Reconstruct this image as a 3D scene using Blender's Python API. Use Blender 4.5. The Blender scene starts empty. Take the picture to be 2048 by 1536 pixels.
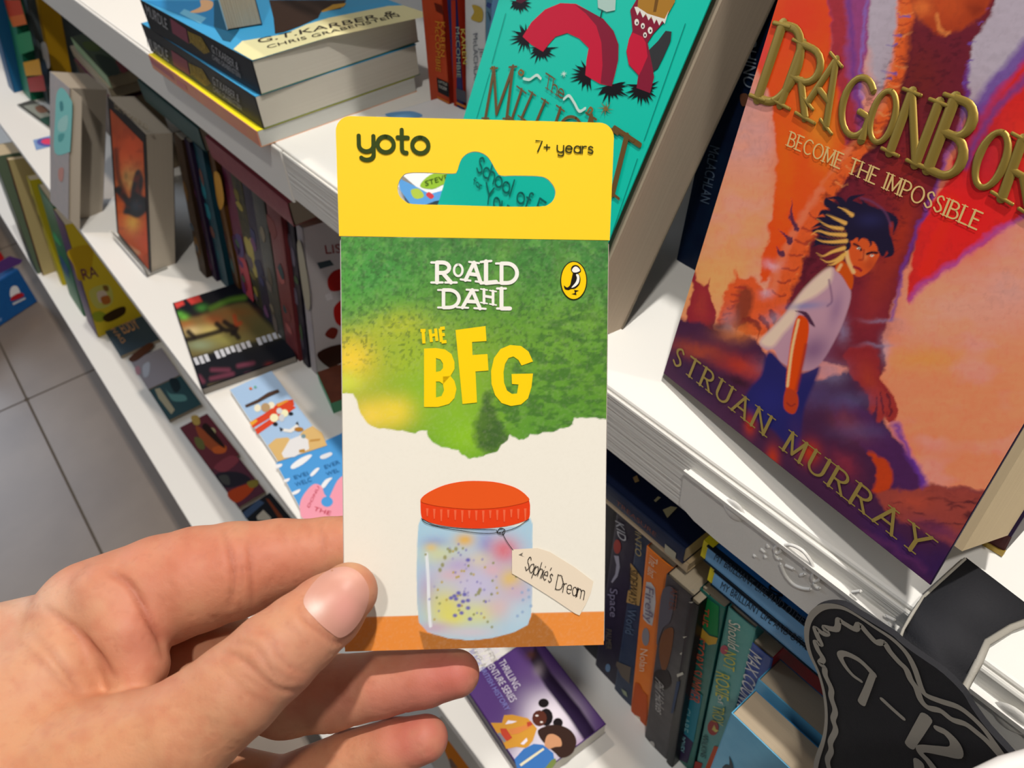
import bpy, math, random
import numpy as np
from mathutils import Matrix, Vector

# ---------------------------------------------------------------- camera, light, exposure
FL = 1510.0                                   # focal length for a 2048 x 1536 frame
CX, CY = 1024.0, 768.0
EX = np.array([0.62983763, 0.51229887, -0.58382739])   # along the shelves, in camera axes
EY = np.array([0.77530829, -0.46006426, 0.43270998])   # into the shelves
EZ = np.array([-0.04692129, -0.72518325, -0.68695535]) # up
RM = np.array([EX, EY, EZ])                   # camera (right, down, forward) -> world
ZA, ZB, ZC, ZF = 0.72, 0.43, 0.14, 0.0        # shelf tops and floor
CAM = np.array([0.0, 0.0, ZA + 0.2224])

scene = bpy.context.scene
cam_data = bpy.data.cameras.new('camera')
cam_data.sensor_width = 36.0
cam_data.lens = FL / 2048 * 36.0
cam_data.clip_start = 0.01
cam_data.dof.use_dof = True
cam_data.dof.focus_distance = 0.225
cam_data.dof.aperture_fstop = 26.0
cam = bpy.data.objects.new('camera', cam_data)
scene.collection.objects.link(cam)
r, d, f_ = RM[:, 0], RM[:, 1], RM[:, 2]
cam.matrix_world = Matrix(((r[0], -d[0], -f_[0], CAM[0]), (r[1], -d[1], -f_[1], CAM[1]), (r[2], -d[2], -f_[2], CAM[2]), (0, 0, 0, 1)))
scene.camera = cam

world = bpy.data.worlds.new('shop_interior'); scene.world = world
world.use_nodes = True
bg = world.node_tree.nodes['Background']
bg.inputs[0].default_value = (1.0, 0.96, 0.91, 1)
bg.inputs[1].default_value = 0.14

def spot(name, loc, target, watts, size_deg, radius, color, blend=0.4):
    l = bpy.data.lights.new(name, 'SPOT'); l.energy = watts; l.spot_size = math.radians(size_deg)
    l.spot_blend = blend; l.shadow_soft_size = radius; l.color = color
    o = bpy.data.objects.new(name, l); scene.collection.objects.link(o)
    o.location = loc
    o.rotation_euler = (Vector(target) - Vector(loc)).to_track_quat('-Z', 'Y').to_euler()
    return o
WARM = (1.0, 0.94, 0.86)
spot('ceiling_spot_key', (0.05, 0.30, 2.45), (-0.25, 0.2, 0.72), 90, 85, 0.025, (1.0, 0.955, 0.89))
spot('ceiling_spot_aisle', (-1.5, 0.22, 2.45), (-1.3, 0.1, 0.3), 44, 75, 0.03, (1.0, 0.82, 0.66))
spot('fill_spot_viewer', (0.42, -0.42, 2.45), (-0.1, 0.1, 0.75), 46, 70, 0.05, (1.0, 0.95, 0.88))  # fill added on the viewer's side to brighten card pack and covers
def area(name, loc, target, watts, sx, sy, color):
    l = bpy.data.lights.new(name, 'AREA'); l.energy = watts; l.shape = 'RECTANGLE'; l.size = sx; l.size_y = sy; l.color = color
    o = bpy.data.objects.new(name, l); scene.collection.objects.link(o); o.location = loc
    o.rotation_euler = (Vector(target) - Vector(loc)).to_track_quat('-Z', 'Y').to_euler()
area('shop_window_daylight', (-3.9, -0.95, 1.9), (-1.2, -0.1, 0.0), 30, 1.3, 1.5, (0.72, 0.83, 1.0))

scene.view_settings.view_transform = 'Standard'
scene.view_settings.look = 'None'
scene.view_settings.gamma = 1.0
scene.view_settings.use_curve_mapping = False
scene.view_settings.exposure = 0.12

# ---------------------------------------------------------------- helpers
COL = scene.collection
rng = random.Random(7)
def nrm(v):
    v = np.asarray(v, float); return v / np.linalg.norm(v)
def ray(px, py): return RM @ nrm([px - CX, py - CY, FL])
def at_z(px, py, z):
    q = ray(px, py); return CAM + q * (z - CAM[2]) / q[2]
def at_y(px, py, y):
    q = ray(px, py); return CAM + q * (y - CAM[1]) / q[1]
def at_d(px, py, dep):                        # point at a given forward distance
    return CAM + RM @ (np.array([(px - CX) / FL, (py - CY) / FL, 1.0]) * dep)
def to_px(P):
    P = np.atleast_2d(np.asarray(P, float)); q = (P - CAM) @ RM
    return np.stack([CX + FL * q[:, 0] / q[:, 2], CY + FL * q[:, 1] / q[:, 2]], 1)
def lin(c):
    c = np.asarray(c, float) / 255.0
    return np.where(c <= 0.04045, c / 12.92, ((c + 0.055) / 1.055) ** 2.4)
def hexc(h):
    h = h.lstrip('#'); return np.array([int(h[i:i + 2], 16) for i in (0, 2, 4)], float)
ALB = 0.92
def rgba(h, k=ALB):
    c = lin(hexc(h)) * k
    return (float(c[0]), float(c[1]), float(c[2]), 1.0)

MATS = {}
def mat(name, color='#ffffff', rough=0.5, spec=0.4, metal=0.0, noise=None, bump=None, attr=None, sss=0.0, coat=0.0, k=ALB, coords='Object'):
    """procedural principled material; noise=(scale xyz, amount, second colour), bump=(scale xyz, strength, distance)"""
    if name in MATS: return MATS[name]
    m = bpy.data.materials.new(name); m.use_nodes = True
    nt = m.node_tree; b = nt.nodes['Principled BSDF']
    b.inputs['Roughness'].default_value = rough
    b.inputs['Specular IOR Level'].default_value = spec
    b.inputs['Metallic'].default_value = metal
    if coat: b.inputs['Coat Weight'].default_value = coat; b.inputs['Coat Roughness'].default_value = 0.15
    if sss:
        b.inputs['Subsurface Weight'].default_value = sss
        b.inputs['Subsurface Radius'].default_value = (1.0, 0.35, 0.2)
        b.inputs['Subsurface Scale'].default_value = 0.0025
    src = None
    if attr:
        a = nt.nodes.new('ShaderNodeAttribute'); a.attribute_name = attr; src = a.outputs['Color']
    else:
        b.inputs['Base Color'].default_value = rgba(color, k)
    def coord(scale):
        tc = nt.nodes.new('ShaderNodeTexCoord'); mp = nt.nodes.new('ShaderNodeMapping')
        mp.inputs['Scale'].default_value = scale
        nt.links.new(tc.outputs[coords], mp.inputs['Vector']); return mp.outputs[0]
    if noise:
        sc, amt, c2 = noise
        n = nt.nodes.new('ShaderNodeTexNoise'); n.inputs['Scale'].default_value = 1.0; n.inputs['Detail'].default_value = 4.0
        nt.links.new(coord(sc), n.inputs['Vector'])
        mr = nt.nodes.new('ShaderNodeMapRange'); mr.inputs[1].default_value = 0.35; mr.inputs[2].default_value = 0.68; mr.inputs[4].default_value = amt
        nt.links.new(n.outputs[0], mr.inputs[0])
        mx = nt.nodes.new('ShaderNodeMix'); mx.data_type = 'RGBA'
        nt.links.new(mr.outputs[0], mx.inputs[0])
        if src: nt.links.new(src, mx.inputs[6])
        else: mx.inputs[6].default_value = rgba(color, k)
        mx.inputs[7].default_value = rgba(c2, k)
        src = mx.outputs[2]
    if src: nt.links.new(src, b.inputs['Base Color'])
    if bump:
        sc, st, dist = bump
        n = nt.nodes.new('ShaderNodeTexNoise'); n.inputs['Scale'].default_value = 1.0; n.inputs['Detail'].default_value = 3.0
        nt.links.new(coord(sc), n.inputs['Vector'])
        bp = nt.nodes.new('ShaderNodeBump'); bp.inputs['Strength'].default_value = st; bp.inputs['Distance'].default_value = dist
        nt.links.new(n.outputs[0], bp.inputs['Height']); nt.links.new(bp.outputs[0], b.inputs['Normal'])
    MATS[name] = m
    return m
def ink(h, rough=0.45): return mat('ink_' + h.strip('#'), h, rough, 0.06)
def pages(h='#cfc4b0'):
    return mat('page_edges_' + h.strip('#'), h, 0.9, 0.1, noise=((4, 4, 5200), 0.30, '#a0937e'), bump=((3, 3, 4200), 0.22, 0.0003))
def laminate(h, c2=None, rough=0.4):
    return mat('laminate_' + h.strip('#') + (c2 or '').strip('#'), h, rough, 0.12, noise=((90, 90, 90), 0.35, c2) if c2 else None)

def frame_matrix(O, U, V, W):
    return Matrix(((U[0], V[0], W[0], O[0]), (U[1], V[1], W[1], O[1]), (U[2], V[2], W[2], O[2]), (0, 0, 0, 1)))
class Frame:
    """a placed local coordinate system: u across, v up, w out of the front face"""
    def __init__(s, O, U, V, W=None):
        s.O = np.asarray(O, float); s.U = nrm(U); V = np.asarray(V, float)
        s.V = nrm(V - s.U * V.dot(s.U)); s.W = np.cross(s.U, s.V) if W is None else nrm(W)
        s.M = frame_matrix(s.O, s.U, s.V, s.W)
    def uv(s, pts, w=0.0):                     # pixel -> local coordinates on plane w
        out = []
        P0 = s.O + s.W * w
        for px, py in np.atleast_2d(pts):
            q = ray(px, py); t = (P0 - CAM).dot(s.W) / q.dot(s.W); D = CAM + q * t - s.O
            out.append((D.dot(s.U), D.dot(s.V)))
        return np.array(out)
    def px(s, uv, w=0.0):
        uv = np.atleast_2d(uv)
        return to_px(s.O + uv[:, :1] * s.U + uv[:, 1:2] * s.V + w * s.W)
    def world(s, u, v, w=0.0): return s.O + s.U * u + s.V * v + s.W * w
    def side(s, u0=0.0):                       # the plane of a spine: u axis becomes depth (from back to front)
        return SideFrame(s, u0)
class SideFrame(Frame):
    pass

def tag(o, label=None, cat=None, group=None, kind=None):
    if label: o['label'] = label
    if cat: o['category'] = cat
    if group: o['group'] = group
    if kind: o['kind'] = kind
    return o
def thing(name, label, cat, M=None, group=None, kind=None):
    o = bpy.data.objects.new(name, None); COL.objects.link(o); o.empty_display_size = 0.02
    if M is not None: o.matrix_world = M
    return tag(o, label, cat, group, kind)
def meshobj(name, V, F, m, parent=None, smooth=False, M=None, cols=None):
    me = bpy.data.meshes.new(name)
    me.from_pydata([tuple(map(float, v)) for v in V], [], [tuple(int(i) for i in f) for f in F])
    if m is not None: me.materials.append(m)
    if cols is not None:
        at = me.color_attributes.new('Col', 'FLOAT_COLOR', 'POINT')
        c4 = np.ones((len(V), 4), np.float32); c4[:, :3] = cols
        at.data.foreach_set('color', c4.ravel())
    if smooth: me.polygons.foreach_set('use_smooth', [True] * len(me.polygons))
    me.update()
    o = bpy.data.objects.new(name, me); COL.objects.link(o)
    if parent is not None: o.parent = parent
    if M is not None: o.matrix_world = M
    return o
class MB:
    """collects polygons for one mesh"""
    def __init__(s): s.V = []; s.F = []
    def add(s, V, F):
        n = len(s.V); s.V += [tuple(v) for v in V]; s.F += [tuple(i + n for i in f) for f in F]; return s
    def box(s, a, b):
        (x0, y0, z0), (x1, y1, z1) = a, b
        return s.add([(x0, y0, z0), (x1, y0, z0), (x1, y1, z0), (x0, y1, z0), (x0, y0, z1), (x1, y0, z1), (x1, y1, z1), (x0, y1, z1)],
                     [(0, 3, 2, 1), (4, 5, 6, 7), (0, 1, 5, 4), (1, 2, 6, 5), (2, 3, 7, 6), (3, 0, 4, 7)])
    def poly(s, uv, w=0.0):
        return s.add([(p[0], p[1], w) for p in uv], [tuple(range(len(uv)))])
    def prism(s, uv, w0, w1):
        n = len(uv); a = 0.5 * sum(uv[i][0] * uv[(i + 1) % n][1] - uv[(i + 1) % n][0] * uv[i][1] for i in range(n))
        if a < 0: uv = uv[::-1]
        V = [(p[0], p[1], w0) for p in uv] + [(p[0], p[1], w1) for p in uv]
        return s.add(V, [tuple(range(n - 1, -1, -1)), tuple(range(n, 2 * n))] + [(i, (i + 1) % n, n + (i + 1) % n, n + i) for i in range(n)])
    def build(s, name, m, parent=None, smooth=False, M=None): return meshobj(name, s.V, s.F, m, parent, smooth, M)

def rounded_box(name, a, b, rad, m, parent=None, M=None, seg=2):
    o = MB().box(a, b).build(name, m, parent, M=M)
    bv = o.modifiers.new('bevel', 'BEVEL'); bv.width = rad; bv.segments = seg
    return o

# ---- curves
def arc(cx, cy, rx, ry, a0, a1, n=14):
    t = np.radians(np.linspace(a0, a1, n)); return [(cx + rx * math.cos(x), cy + ry * math.sin(x)) for x in t]
def smooth_path(P, n=6, closed=False):
    P = np.asarray(P, float); m = len(P)
    if m < 3: return P
    out = []
    idx = range(m) if closed else range(m - 1)
    for i in idx:
        p0, p1, p2, p3 = (P[(i - 1) % m] if (closed or i > 0) else P[0] * 2 - P[1]), P[i], P[(i + 1) % m], (P[(i + 2) % m] if (closed or i + 2 < m) else P[-1] * 2 - P[-2])
        for t in np.linspace(0, 1, n, endpoint=False):
            out.append(0.5 * ((2 * p1) + (p2 - p0) * t + (2 * p0 - 5 * p1 + 4 * p2 - p3) * t * t + (3 * p1 - p0 - 3 * p2 + p3) * t ** 3))
    if not closed: out.append(P[-1])
    return np.array(out)
RIB = [0]
def ribbon(mb, P, hw, w=0.0, caps=True, relief=0.0):
    """flat (or raised) stroke along 2D points P with half width hw (number or per-point)"""
    P = np.asarray(P, float)
    keep = [0] + [i for i in range(1, len(P)) if np.linalg.norm(P[i] - P[i - 1]) > 1e-7]
    P = P[keep]
    if len(P) < 2: return
    hw = np.full(len(P), hw, float) if np.isscalar(hw) else np.asarray(hw, float)[keep]
    RIB[0] += 1; w = w + 3e-6 * (RIB[0] % 40)            # overlapping strokes never lie in exactly one plane
    T = np.gradient(P, axis=0); T /= np.linalg.norm(T, axis=1)[:, None] + 1e-12
    N = np.stack([-T[:, 1], T[:, 0]], 1)
    if relief == 0.0:
        rows = [(P + N * hw[:, None], w), (P - N * hw[:, None], w)]
    else:
        rows = [(P + N * hw[:, None], w), (P + N * hw[:, None] * 0.74, w + relief * 0.85), (P + N * hw[:, None] * 0.3, w + relief), (P - N * hw[:, None] * 0.3, w + relief), (P - N * hw[:, None] * 0.74, w + relief * 0.85), (P - N * hw[:, None], w)]
    n = len(P); k = len(rows); V = []; F = []
    for q, ww in rows: V += [(a[0], a[1], ww) for a in q]
    for j in range(k - 1):
        for i in range(n - 1): F.append((j * n + i, (j + 1) * n + i, (j + 1) * n + i + 1, j * n + i + 1))
    mb.add(V, F)
    if caps:
        for e, sg in ((0, -1), (-1, 1)):
            th = math.atan2(T[e][1] * sg, T[e][0] * sg); c = P[e]
            fan = [(c[0] + hw[e] * math.cos(th + a), c[1] + hw[e] * math.sin(th + a), w) for a in np.linspace(-math.pi / 2, math.pi / 2, 7)]
            if relief == 0.0: mb.add(fan, [tuple(range(7))])
            else: mb.add(fan + [(c[0], c[1], w + relief)], [(i, i + 1, 7) for i in range(6)])

# ---- a stroke alphabet (cap height 1, x-height .62)
def _b(x, y0, y1, w): return [(x, y1)] + arc(x + w * 0.45, (y0 + y1) / 2, w * 0.55, (y1 - y0) / 2, 90, -90, 10) + [(x, y0)]
G = {
 'A': (.8, [[(0, 0), (.4, 1)], [(.4, 1), (.8, 0)], [(.15, .36), (.65, .36)]]),
 'B': (.62, [[(0, 0), (0, 1)], _b(0, .54, 1, .52), _b(0, 0, .54, .62)]),
 'C': (.72, [arc(.42, .5, .42, .5, 48, 312, 20)]),
 'D': (.74, [[(0, 0), (0, 1)], [(0, 1), (.2, 1)] + arc(.26, .5, .48, .5, 90, -90, 16) + [(.2, 0), (0, 0)]]),
 'E': (.52, [[(0, 0), (0, 1)], [(0, 1), (.5, 1)], [(0, .53), (.42, .53)], [(0, 0), (.52, 0)]]),
 'F': (.5, [[(0, 0), (0, 1)], [(0, 1), (.5, 1)], [(0, .52), (.4, .52)]]),
 'G': (.76, [arc(.42, .5, .42, .5, 50, 330, 20), [(.78, .05), (.78, .45), (.5, .45)]]),
 'H': (.72, [[(0, 0), (0, 1)], [(.72, 0), (.72, 1)], [(0, .52), (.72, .52)]]),
 'I': (.08, [[(.04, 0), (.04, 1)]]),
 'J': (.4, [[(.36, 1), (.36, .25)] + arc(.18, .25, .18, .25, 0, -150, 8)]),
 'K': (.66, [[(0, 0), (0, 1)], [(.6, 1), (0, .42)], [(.18, .58), (.66, 0)]]),
 'L': (.5, [[(0, 1), (0, 0)], [(0, 0), (.5, 0)]]),
 'M': (.86, [[(0, 0), (.06, 1)], [(.06, 1), (.43, .1)], [(.43, .1), (.8, 1)], [(.8, 1), (.86, 0)]]),
 'N': (.72, [[(0, 0), (0, 1)], [(0, 1), (.72, 0)], [(.72, 0), (.72, 1)]]),
 'O': (.84, [arc(.42, .5, .42, .5, 90, 450, 28)]),
 'P': (.56, [[(0, 0), (0, 1)], _b(0, .45, 1, .56)]),
 'R': (.64, [[(0, 0), (0, 1)], _b(0, .48, 1, .56), [(.26, .48), (.64, 0)]]),
 'S': (.5, [list(map(tuple, smooth_path([(.46, .84), (.27, .99), (.05, .84), (.1, .62), (.38, .42), (.48, .2), (.26, .01), (.0, .18)], 5)))]),
 'T': (.68, [[(.34, 0), (.34, 1)], [(0, 1), (.68, 1)]]),
 'U': (.68, [[(0, 1), (0, .34)] + arc(.34, .34, .34, .34, 180, 360, 14) + [(.68, 1)]]),
 'V': (.76, [[(0, 1), (.38, 0)], [(.38, 0), (.76, 1)]]),
 'W': (1.1, [[(0, 1), (.28, 0)], [(.28, 0), (.55, .9)], [(.55, .9), (.82, 0)], [(.82, 0), (1.1, 1)]]),
 'X': (.7, [[(0, 0), (.7, 1)], [(0, 1), (.7, 0)]]),
 'Y': (.72, [[(0, 1), (.36, .48)], [(.72, 1), (.36, .48)], [(.36, .48), (.36, 0)]]),
 'a': (.5, [arc(.26, .31, .26, .31, 0, 360, 20), [(.52, .62), (.52, 0)]]),
 'c': (.44, [arc(.28, .31, .28, .31, 50, 310, 16)]),
 'd': (.54, [arc(.26, .31, .26, .31, 0, 360, 20), [(.54, 1), (.54, 0)]]),
 'e': (.54, [[(.02, .33), (.53, .33)] + arc(.27, .31, .26, .31, 5, 320, 18)]),
 'f': (.36, [arc(.3, .8, .16, .18, 60, 180, 7) + [(.14, 0)], [(0, .58), (.32, .58)]]),
 'h': (.48, [[(0, 1), (0, 0)], [(0, .36)] + arc(.24, .37, .24, .25, 180, 0, 10) + [(.48, 0)]]),
 'i': (.06, [[(.03, .62), (.03, 0)], [(.03, .84), (.03, .87)]]),
 'l': (.06, [[(.03, 1), (.03, 0)]]),
 'm': (.8, [[(0, .62), (0, 0)], [(0, .36)] + arc(.2, .4, .2, .22, 180, 0, 9) + [(.4, 0)], [(.4, .36)] + arc(.6, .4, .2, .22, 180, 0, 9) + [(.8, 0)]]),
 'n': (.48, [[(0, .62), (0, 0)], [(0, .36)] + arc(.24, .37, .24, .25, 180, 0, 10) + [(.48, 0)]]),
 'o': (.58, [arc(.29, .31, .29, .31, 90, 450, 24)]),
 'p': (.54, [[(0, .62), (0, -.3)], arc(.28, .31, .28, .31, 180, 540, 20)]),
 'r': (.32, [[(0, .62), (0, 0)], [(0, .34)] + arc(.24, .36, .24, .26, 180, 70, 8)]),
 's': (.4, [list(map(tuple, smooth_path([(.36, .53), (.2, .62), (.04, .52), (.09, .38), (.3, .27), (.38, .13), (.2, 0), (.0, .1)], 5)))]),
 't': (.38, [[(.15, .9), (.15, .14)] + arc(.29, .14, .14, .14, 180, 280, 6), [(0, .6), (.36, .6)]]),
 'u': (.48, [[(0, .62), (0, .25)] + arc(.24, .25, .24, .25, 180, 360, 12), [(.48, .62), (.48, 0)]]),
 'y': (.52, [[(0, .62), (0, .27)] + arc(.26, .27, .26, .26, 180, 360, 12), [(.52, .62), (.52, -.08)] + arc(.27, -.1, .25, .22, 0, -140, 10)]),
 '7': (.5, [[(0, .97), (.5, .97), (.14, 0)]]),
 '+': (.44, [[(0, .42), (.44, .42)], [(.22, .2), (.22, .64)]]),
 "'": (.06, [[(.05, 1), (.0, .78)]]),
 '-': (.3, [[(0, .42), (.3, .42)]]),
 '.': (.06, [[(.03, .02), (.03, .04)]]),
 ' ': (.3, []),
}
def stroke_layout(s, gap=.16):
    x = 0.0; out = []
    for ch in s:
        w, st = G[ch]
        out.append((x, w, st)); x += w + gap
    return out, x - gap
def serif_ends(P, hw):
    """little bars at stroke ends which stand on the base line or hang from the cap line"""
    res = []
    for e, q in ((0, 1), (-1, -2)):
        p = np.array(P[e]); d = p - np.array(P[q]); 
        if abs(d[1]) > 0.5 * np.linalg.norm(d) and (p[1] < 0.02 or p[1] > 0.97): res.append([(p[0] - hw * 1.15 - .03, p[1]), (p[0] + hw * 1.15 + .03, p[1])])
    return res
def stroke_text(mb, s, q0, q1, qt, t=.09, serif=False, contrast=0.0, gap=.16, w=0.0, relief=0.0, wob=0.0, caps=True):
    """write s with strokes: q0 base start, q1 base end, qt cap-line start (local 2D)"""
    lay, W = stroke_layout(s, gap)
    q0, q1, qt = map(lambda a: np.asarray(a, float), (q0, q1, qt))
    A = (q1 - q0) / W; B = qt - q0; H = np.linalg.norm(B)
    for x0, wd, strokes in lay:
        for st in strokes:
            items = [(st, t)] + ([(e, t * .55) for e in serif_ends(st, t)] if serif else [])
            for P, tt in items:
                P = np.array(P, float); 
                if wob: P = P + np.array([[rng.uniform(-wob, wob), rng.uniform(-wob, wob)] for _ in P])
                if len(P) == 2: P = np.linspace(P[0], P[1], 4)
                D = np.gradient(P, axis=0); ang = np.abs(D[:, 0]) / (np.linalg.norm(D, axis=1) + 1e-9)
                hw = tt * H * (1 - contrast * ang) * (.5)
                Q = q0 + (P[:, :1] + x0) * A + P[:, 1:2] * B
                ribbon(mb, Q, hw, w, caps, relief)
FONT_CACHE = {}
def font_geom(s):
    if s in FONT_CACHE: return FONT_CACHE[s]
    cu = bpy.data.curves.new('lettering', 'FONT'); cu.body = s; cu.resolution_u = 3
    ob = bpy.data.objects.new('lettering', cu); COL.objects.link(ob)
    dg = bpy.context.evaluated_depsgraph_get(); ev = ob.evaluated_get(dg); me = ev.to_mesh()
    V = np.array([v.co[:2] for v in me.vertices]); F = [tuple(p.vertices) for p in me.polygons]
    ev.to_mesh_clear(); bpy.data.objects.remove(ob); bpy.data.curves.remove(cu)
    x0, x1 = V[:, 0].min(), V[:, 0].max(); 
    V = np.stack([(V[:, 0] - x0) / (x1 - x0), V[:, 1] / 0.70], 1)
    FONT_CACHE[s] = (V, F); return V, F
def font_text(mb, s, q0, q1, qt, w=0.0, fat=0.0):
    V, F = font_geom(s); q0, q1, qt = map(lambda a: np.asarray(a, float), (q0, q1, qt))
    Q = q0 + V[:, :1] * (q1 - q0) + V[:, 1:2] * (qt - q0)
    mb.add([(a[0], a[1], w) for a in Q], F)

# ---- soft painter: colours for the points of a fine printed surface
class Paint:
    def __init__(s, X, Y, base):
        s.X, s.Y = X, Y; s.C = np.tile(lin(hexc(base)), (len(X), 1))
    def noise(s, sc, seed=0, octv=3, sx=1.0, sy=1.0):
        r = np.random.RandomState(seed); out = np.zeros(len(s.X)); amp = 1.0; tot = 0
        for o in range(octv):
            k = 2.0 ** o / sc; gx = s.X * k * sx + r.rand() * 50 + 100; gy = s.Y * k * sy + r.rand() * 50 + 100
            T = r.rand(64, 64); ix = np.floor(gx).astype(int); iy = np.floor(gy).astype(int); fx = gx - ix; fy = gy - iy
            fx = fx * fx * (3 - 2 * fx); fy = fy * fy * (3 - 2 * fy)
            g = lambda a, b: T[a % 64, b % 64]
            out += amp * ((g(ix, iy) * (1 - fx) + g(ix + 1, iy) * fx) * (1 - fy) + (g(ix, iy + 1) * (1 - fx) + g(ix + 1, iy + 1) * fx) * fy)
            tot += amp; amp *= 0.5
        return out / tot
    def mix(s, m, col, a=1.0):
        c = lin(hexc(col)); m = np.clip(m * a, 0, 1)[:, None]; s.C = s.C * (1 - m) + c * m
    def sdf(s, P, wob=0.0, seed=1, wsc=14.0):
        P = np.asarray(P, float); X, Y = s.X, s.Y
        if wob: X = X + (s.noise(wsc, seed) - .5) * 2 * wob; Y = Y + (s.noise(wsc, seed + 9) - .5) * 2 * wob
        lo = P.min(0) - 60; hi = P.max(0) + 60
        D = np.full(len(X), 60.0)
        sel = np.where((X > lo[0]) & (X < hi[0]) & (Y > lo[1]) & (Y < hi[1]))[0]
        if len(sel) == 0: return D
        x, y = X[sel], Y[sel]; d2 = np.full(len(sel), 1e9); ins = np.zeros(len(sel), bool)
        n = len(P)
        for i in range(n):
            a, b = P[i], P[(i + 1) % n]; e = b - a; L = e.dot(e) + 1e-12
            t = np.clip(((x - a[0]) * e[0] + (y - a[1]) * e[1]) / L, 0, 1)
            d2 = np.minimum(d2, (x - a[0] - t * e[0]) ** 2 + (y - a[1] - t * e[1]) ** 2)
            c = (a[1] > y) != (b[1] > y)
            if abs(e[1]) > 1e-9: ins ^= c & (x < a[0] + (y - a[1]) / e[1] * e[0])
        dd = np.sqrt(d2); D[sel] = np.where(ins, -dd, dd); return D
    def poly(s, P, col, soft=2.0, a=1.0, wob=0.0, seed=1, sm=True, wsc=14.0):
        if sm: P = smooth_path(P, 4, True)
        D = s.sdf(P, wob, seed, wsc); s.mix(np.clip(.5 - D / (2 * soft), 0, 1), col, a); return D
    def blob(s, cx, cy, rx, ry, col, a=1.0, rot=0.0, p=2.0):
        t = math.radians(rot); dx, dy = s.X - cx, s.Y - cy
        u = (dx * math.cos(t) + dy * math.sin(t)) / rx; v = (-dx * math.sin(t) + dy * math.cos(t)) / ry
        s.mix(np.exp(-(u * u + v * v) ** (p / 2) * 1.2), col, a)
    def line(s, P, col, hw, soft=1.2, a=1.0, taper=False, sm=True):
        P = smooth_path(P, 6) if sm and len(P) > 2 else np.asarray(P, float)
        best = np.full(len(s.X), 1e9); n = len(P) - 1
        for i in range(n):
            A, B = P[i], P[i + 1]; e = B - A; L = e.dot(e) + 1e-12
            t = np.clip(((s.X - A[0]) * e[0] + (s.Y - A[1]) * e[1]) / L, 0, 1)
            d = np.hypot(s.X - A[0] - t * e[0], s.Y - A[1] - t * e[1])
            h = hw * (1 - (i + t) / n) if taper else hw
            best = np.minimum(best, d - h)
        s.mix(np.clip(.5 - best / (2 * soft), 0, 1), col, a)
def printed_sheet(name, fr, u0, u1, v0, v1, nu, nv, paint, m, parent, w=0.0003, mask=None):
    """a fine grid lying on a cover whose points carry the printed colours; paint(Paint) works in picture units of the cover"""
    us = np.linspace(u0, u1, nu); vs = np.linspace(v0, v1, nv); UU, VV = np.meshgrid(us, vs)
    uv = np.stack([UU.ravel(), VV.ravel()], 1); P = fr.px(uv, w)
    pt = paint(P[:, 0], P[:, 1])
    idx = np.arange(nu * nv).reshape(nv, nu)
    F = np.stack([idx[:-1, :-1], idx[:-1, 1:], idx[1:, 1:], idx[1:, :-1]], -1).reshape(-1, 4)
    V = np.concatenate([uv, np.full((len(uv), 1), w)], 1)
    if mask is not None:
        ok = mask(uv, P); F = F[ok[F].all(1)]
        used = np.unique(F); mp = -np.ones(len(V), int); mp[used] = np.arange(len(used)); V = V[used]; F = mp[F]; cols = pt.C[used]
    else: cols = pt.C
    return meshobj(name, V, F, m, parent, cols=cols * ALB)
PRINT = lambda: mat('printed_gloss_cover', attr='Col', rough=0.42, spec=0.12)
PRINT_MATT = lambda: mat('printed_matt_card', attr='Col', rough=0.55, spec=0.3)

def bookframe(x, y, z, yaw, lean, roll=0.0):
    U = np.array([math.cos(yaw), math.sin(yaw), 0]); B = np.array([-math.sin(yaw), math.cos(yaw), 0])
    V = math.cos(lean) * np.array([0, 0, 1.0]) + math.sin(lean) * B
    U2 = math.cos(roll) * U + math.sin(roll) * V; V2 = -math.sin(roll) * U + math.cos(roll) * V
    return Frame((x, y, z), U2, V2)
def book(name, label, fr, w, h, t, front, back=None, spine=None, page='#cfc4b0', opened=0.0, group=None, cat='book', hard=0.0, ct=0.0005):
    """paperback: u from spine to fore edge, v from foot to head, front cover at w=0"""
    root = thing(name, label, cat, fr.M, group)
    back = back or front; spine = spine or front; o = hard
    ca, sa = math.cos(opened), math.sin(opened)
    def rot(mb):
        mb.V = [(x * ca - (-z) * 0 if False else x * ca, y, z - x * sa) for x, y, z in mb.V]; return mb
    MB().box((0, -o, -ct), (w, h + o, 0)).build('front_cover', front, root)
    rot(MB().box((0.0003, 0, -t + ct), (w - 0.0008 - o, h, -ct * 1.2))).build('page_block', pages(page), root)
    rot(MB().box((0, -o, -t), (w, h + o, -t + ct))).build('back_cover', back, root)
    rot(MB().box((-ct, -o, -t), (0, h + o, 0))).build('spine', spine, root)
    return root
def build_on(mb, name, m, parent, fr_from, fr_parent, smooth=False):
    """put geometry drawn in one frame under a thing placed with another frame"""
    T = np.array(fr_parent.M.inverted() @ fr_from.M)
    V = np.array([tuple(v) + (1.0,) for v in mb.V]) @ T.T
    return meshobj(name, V[:, :3], mb.F, m, parent, smooth)
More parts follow.
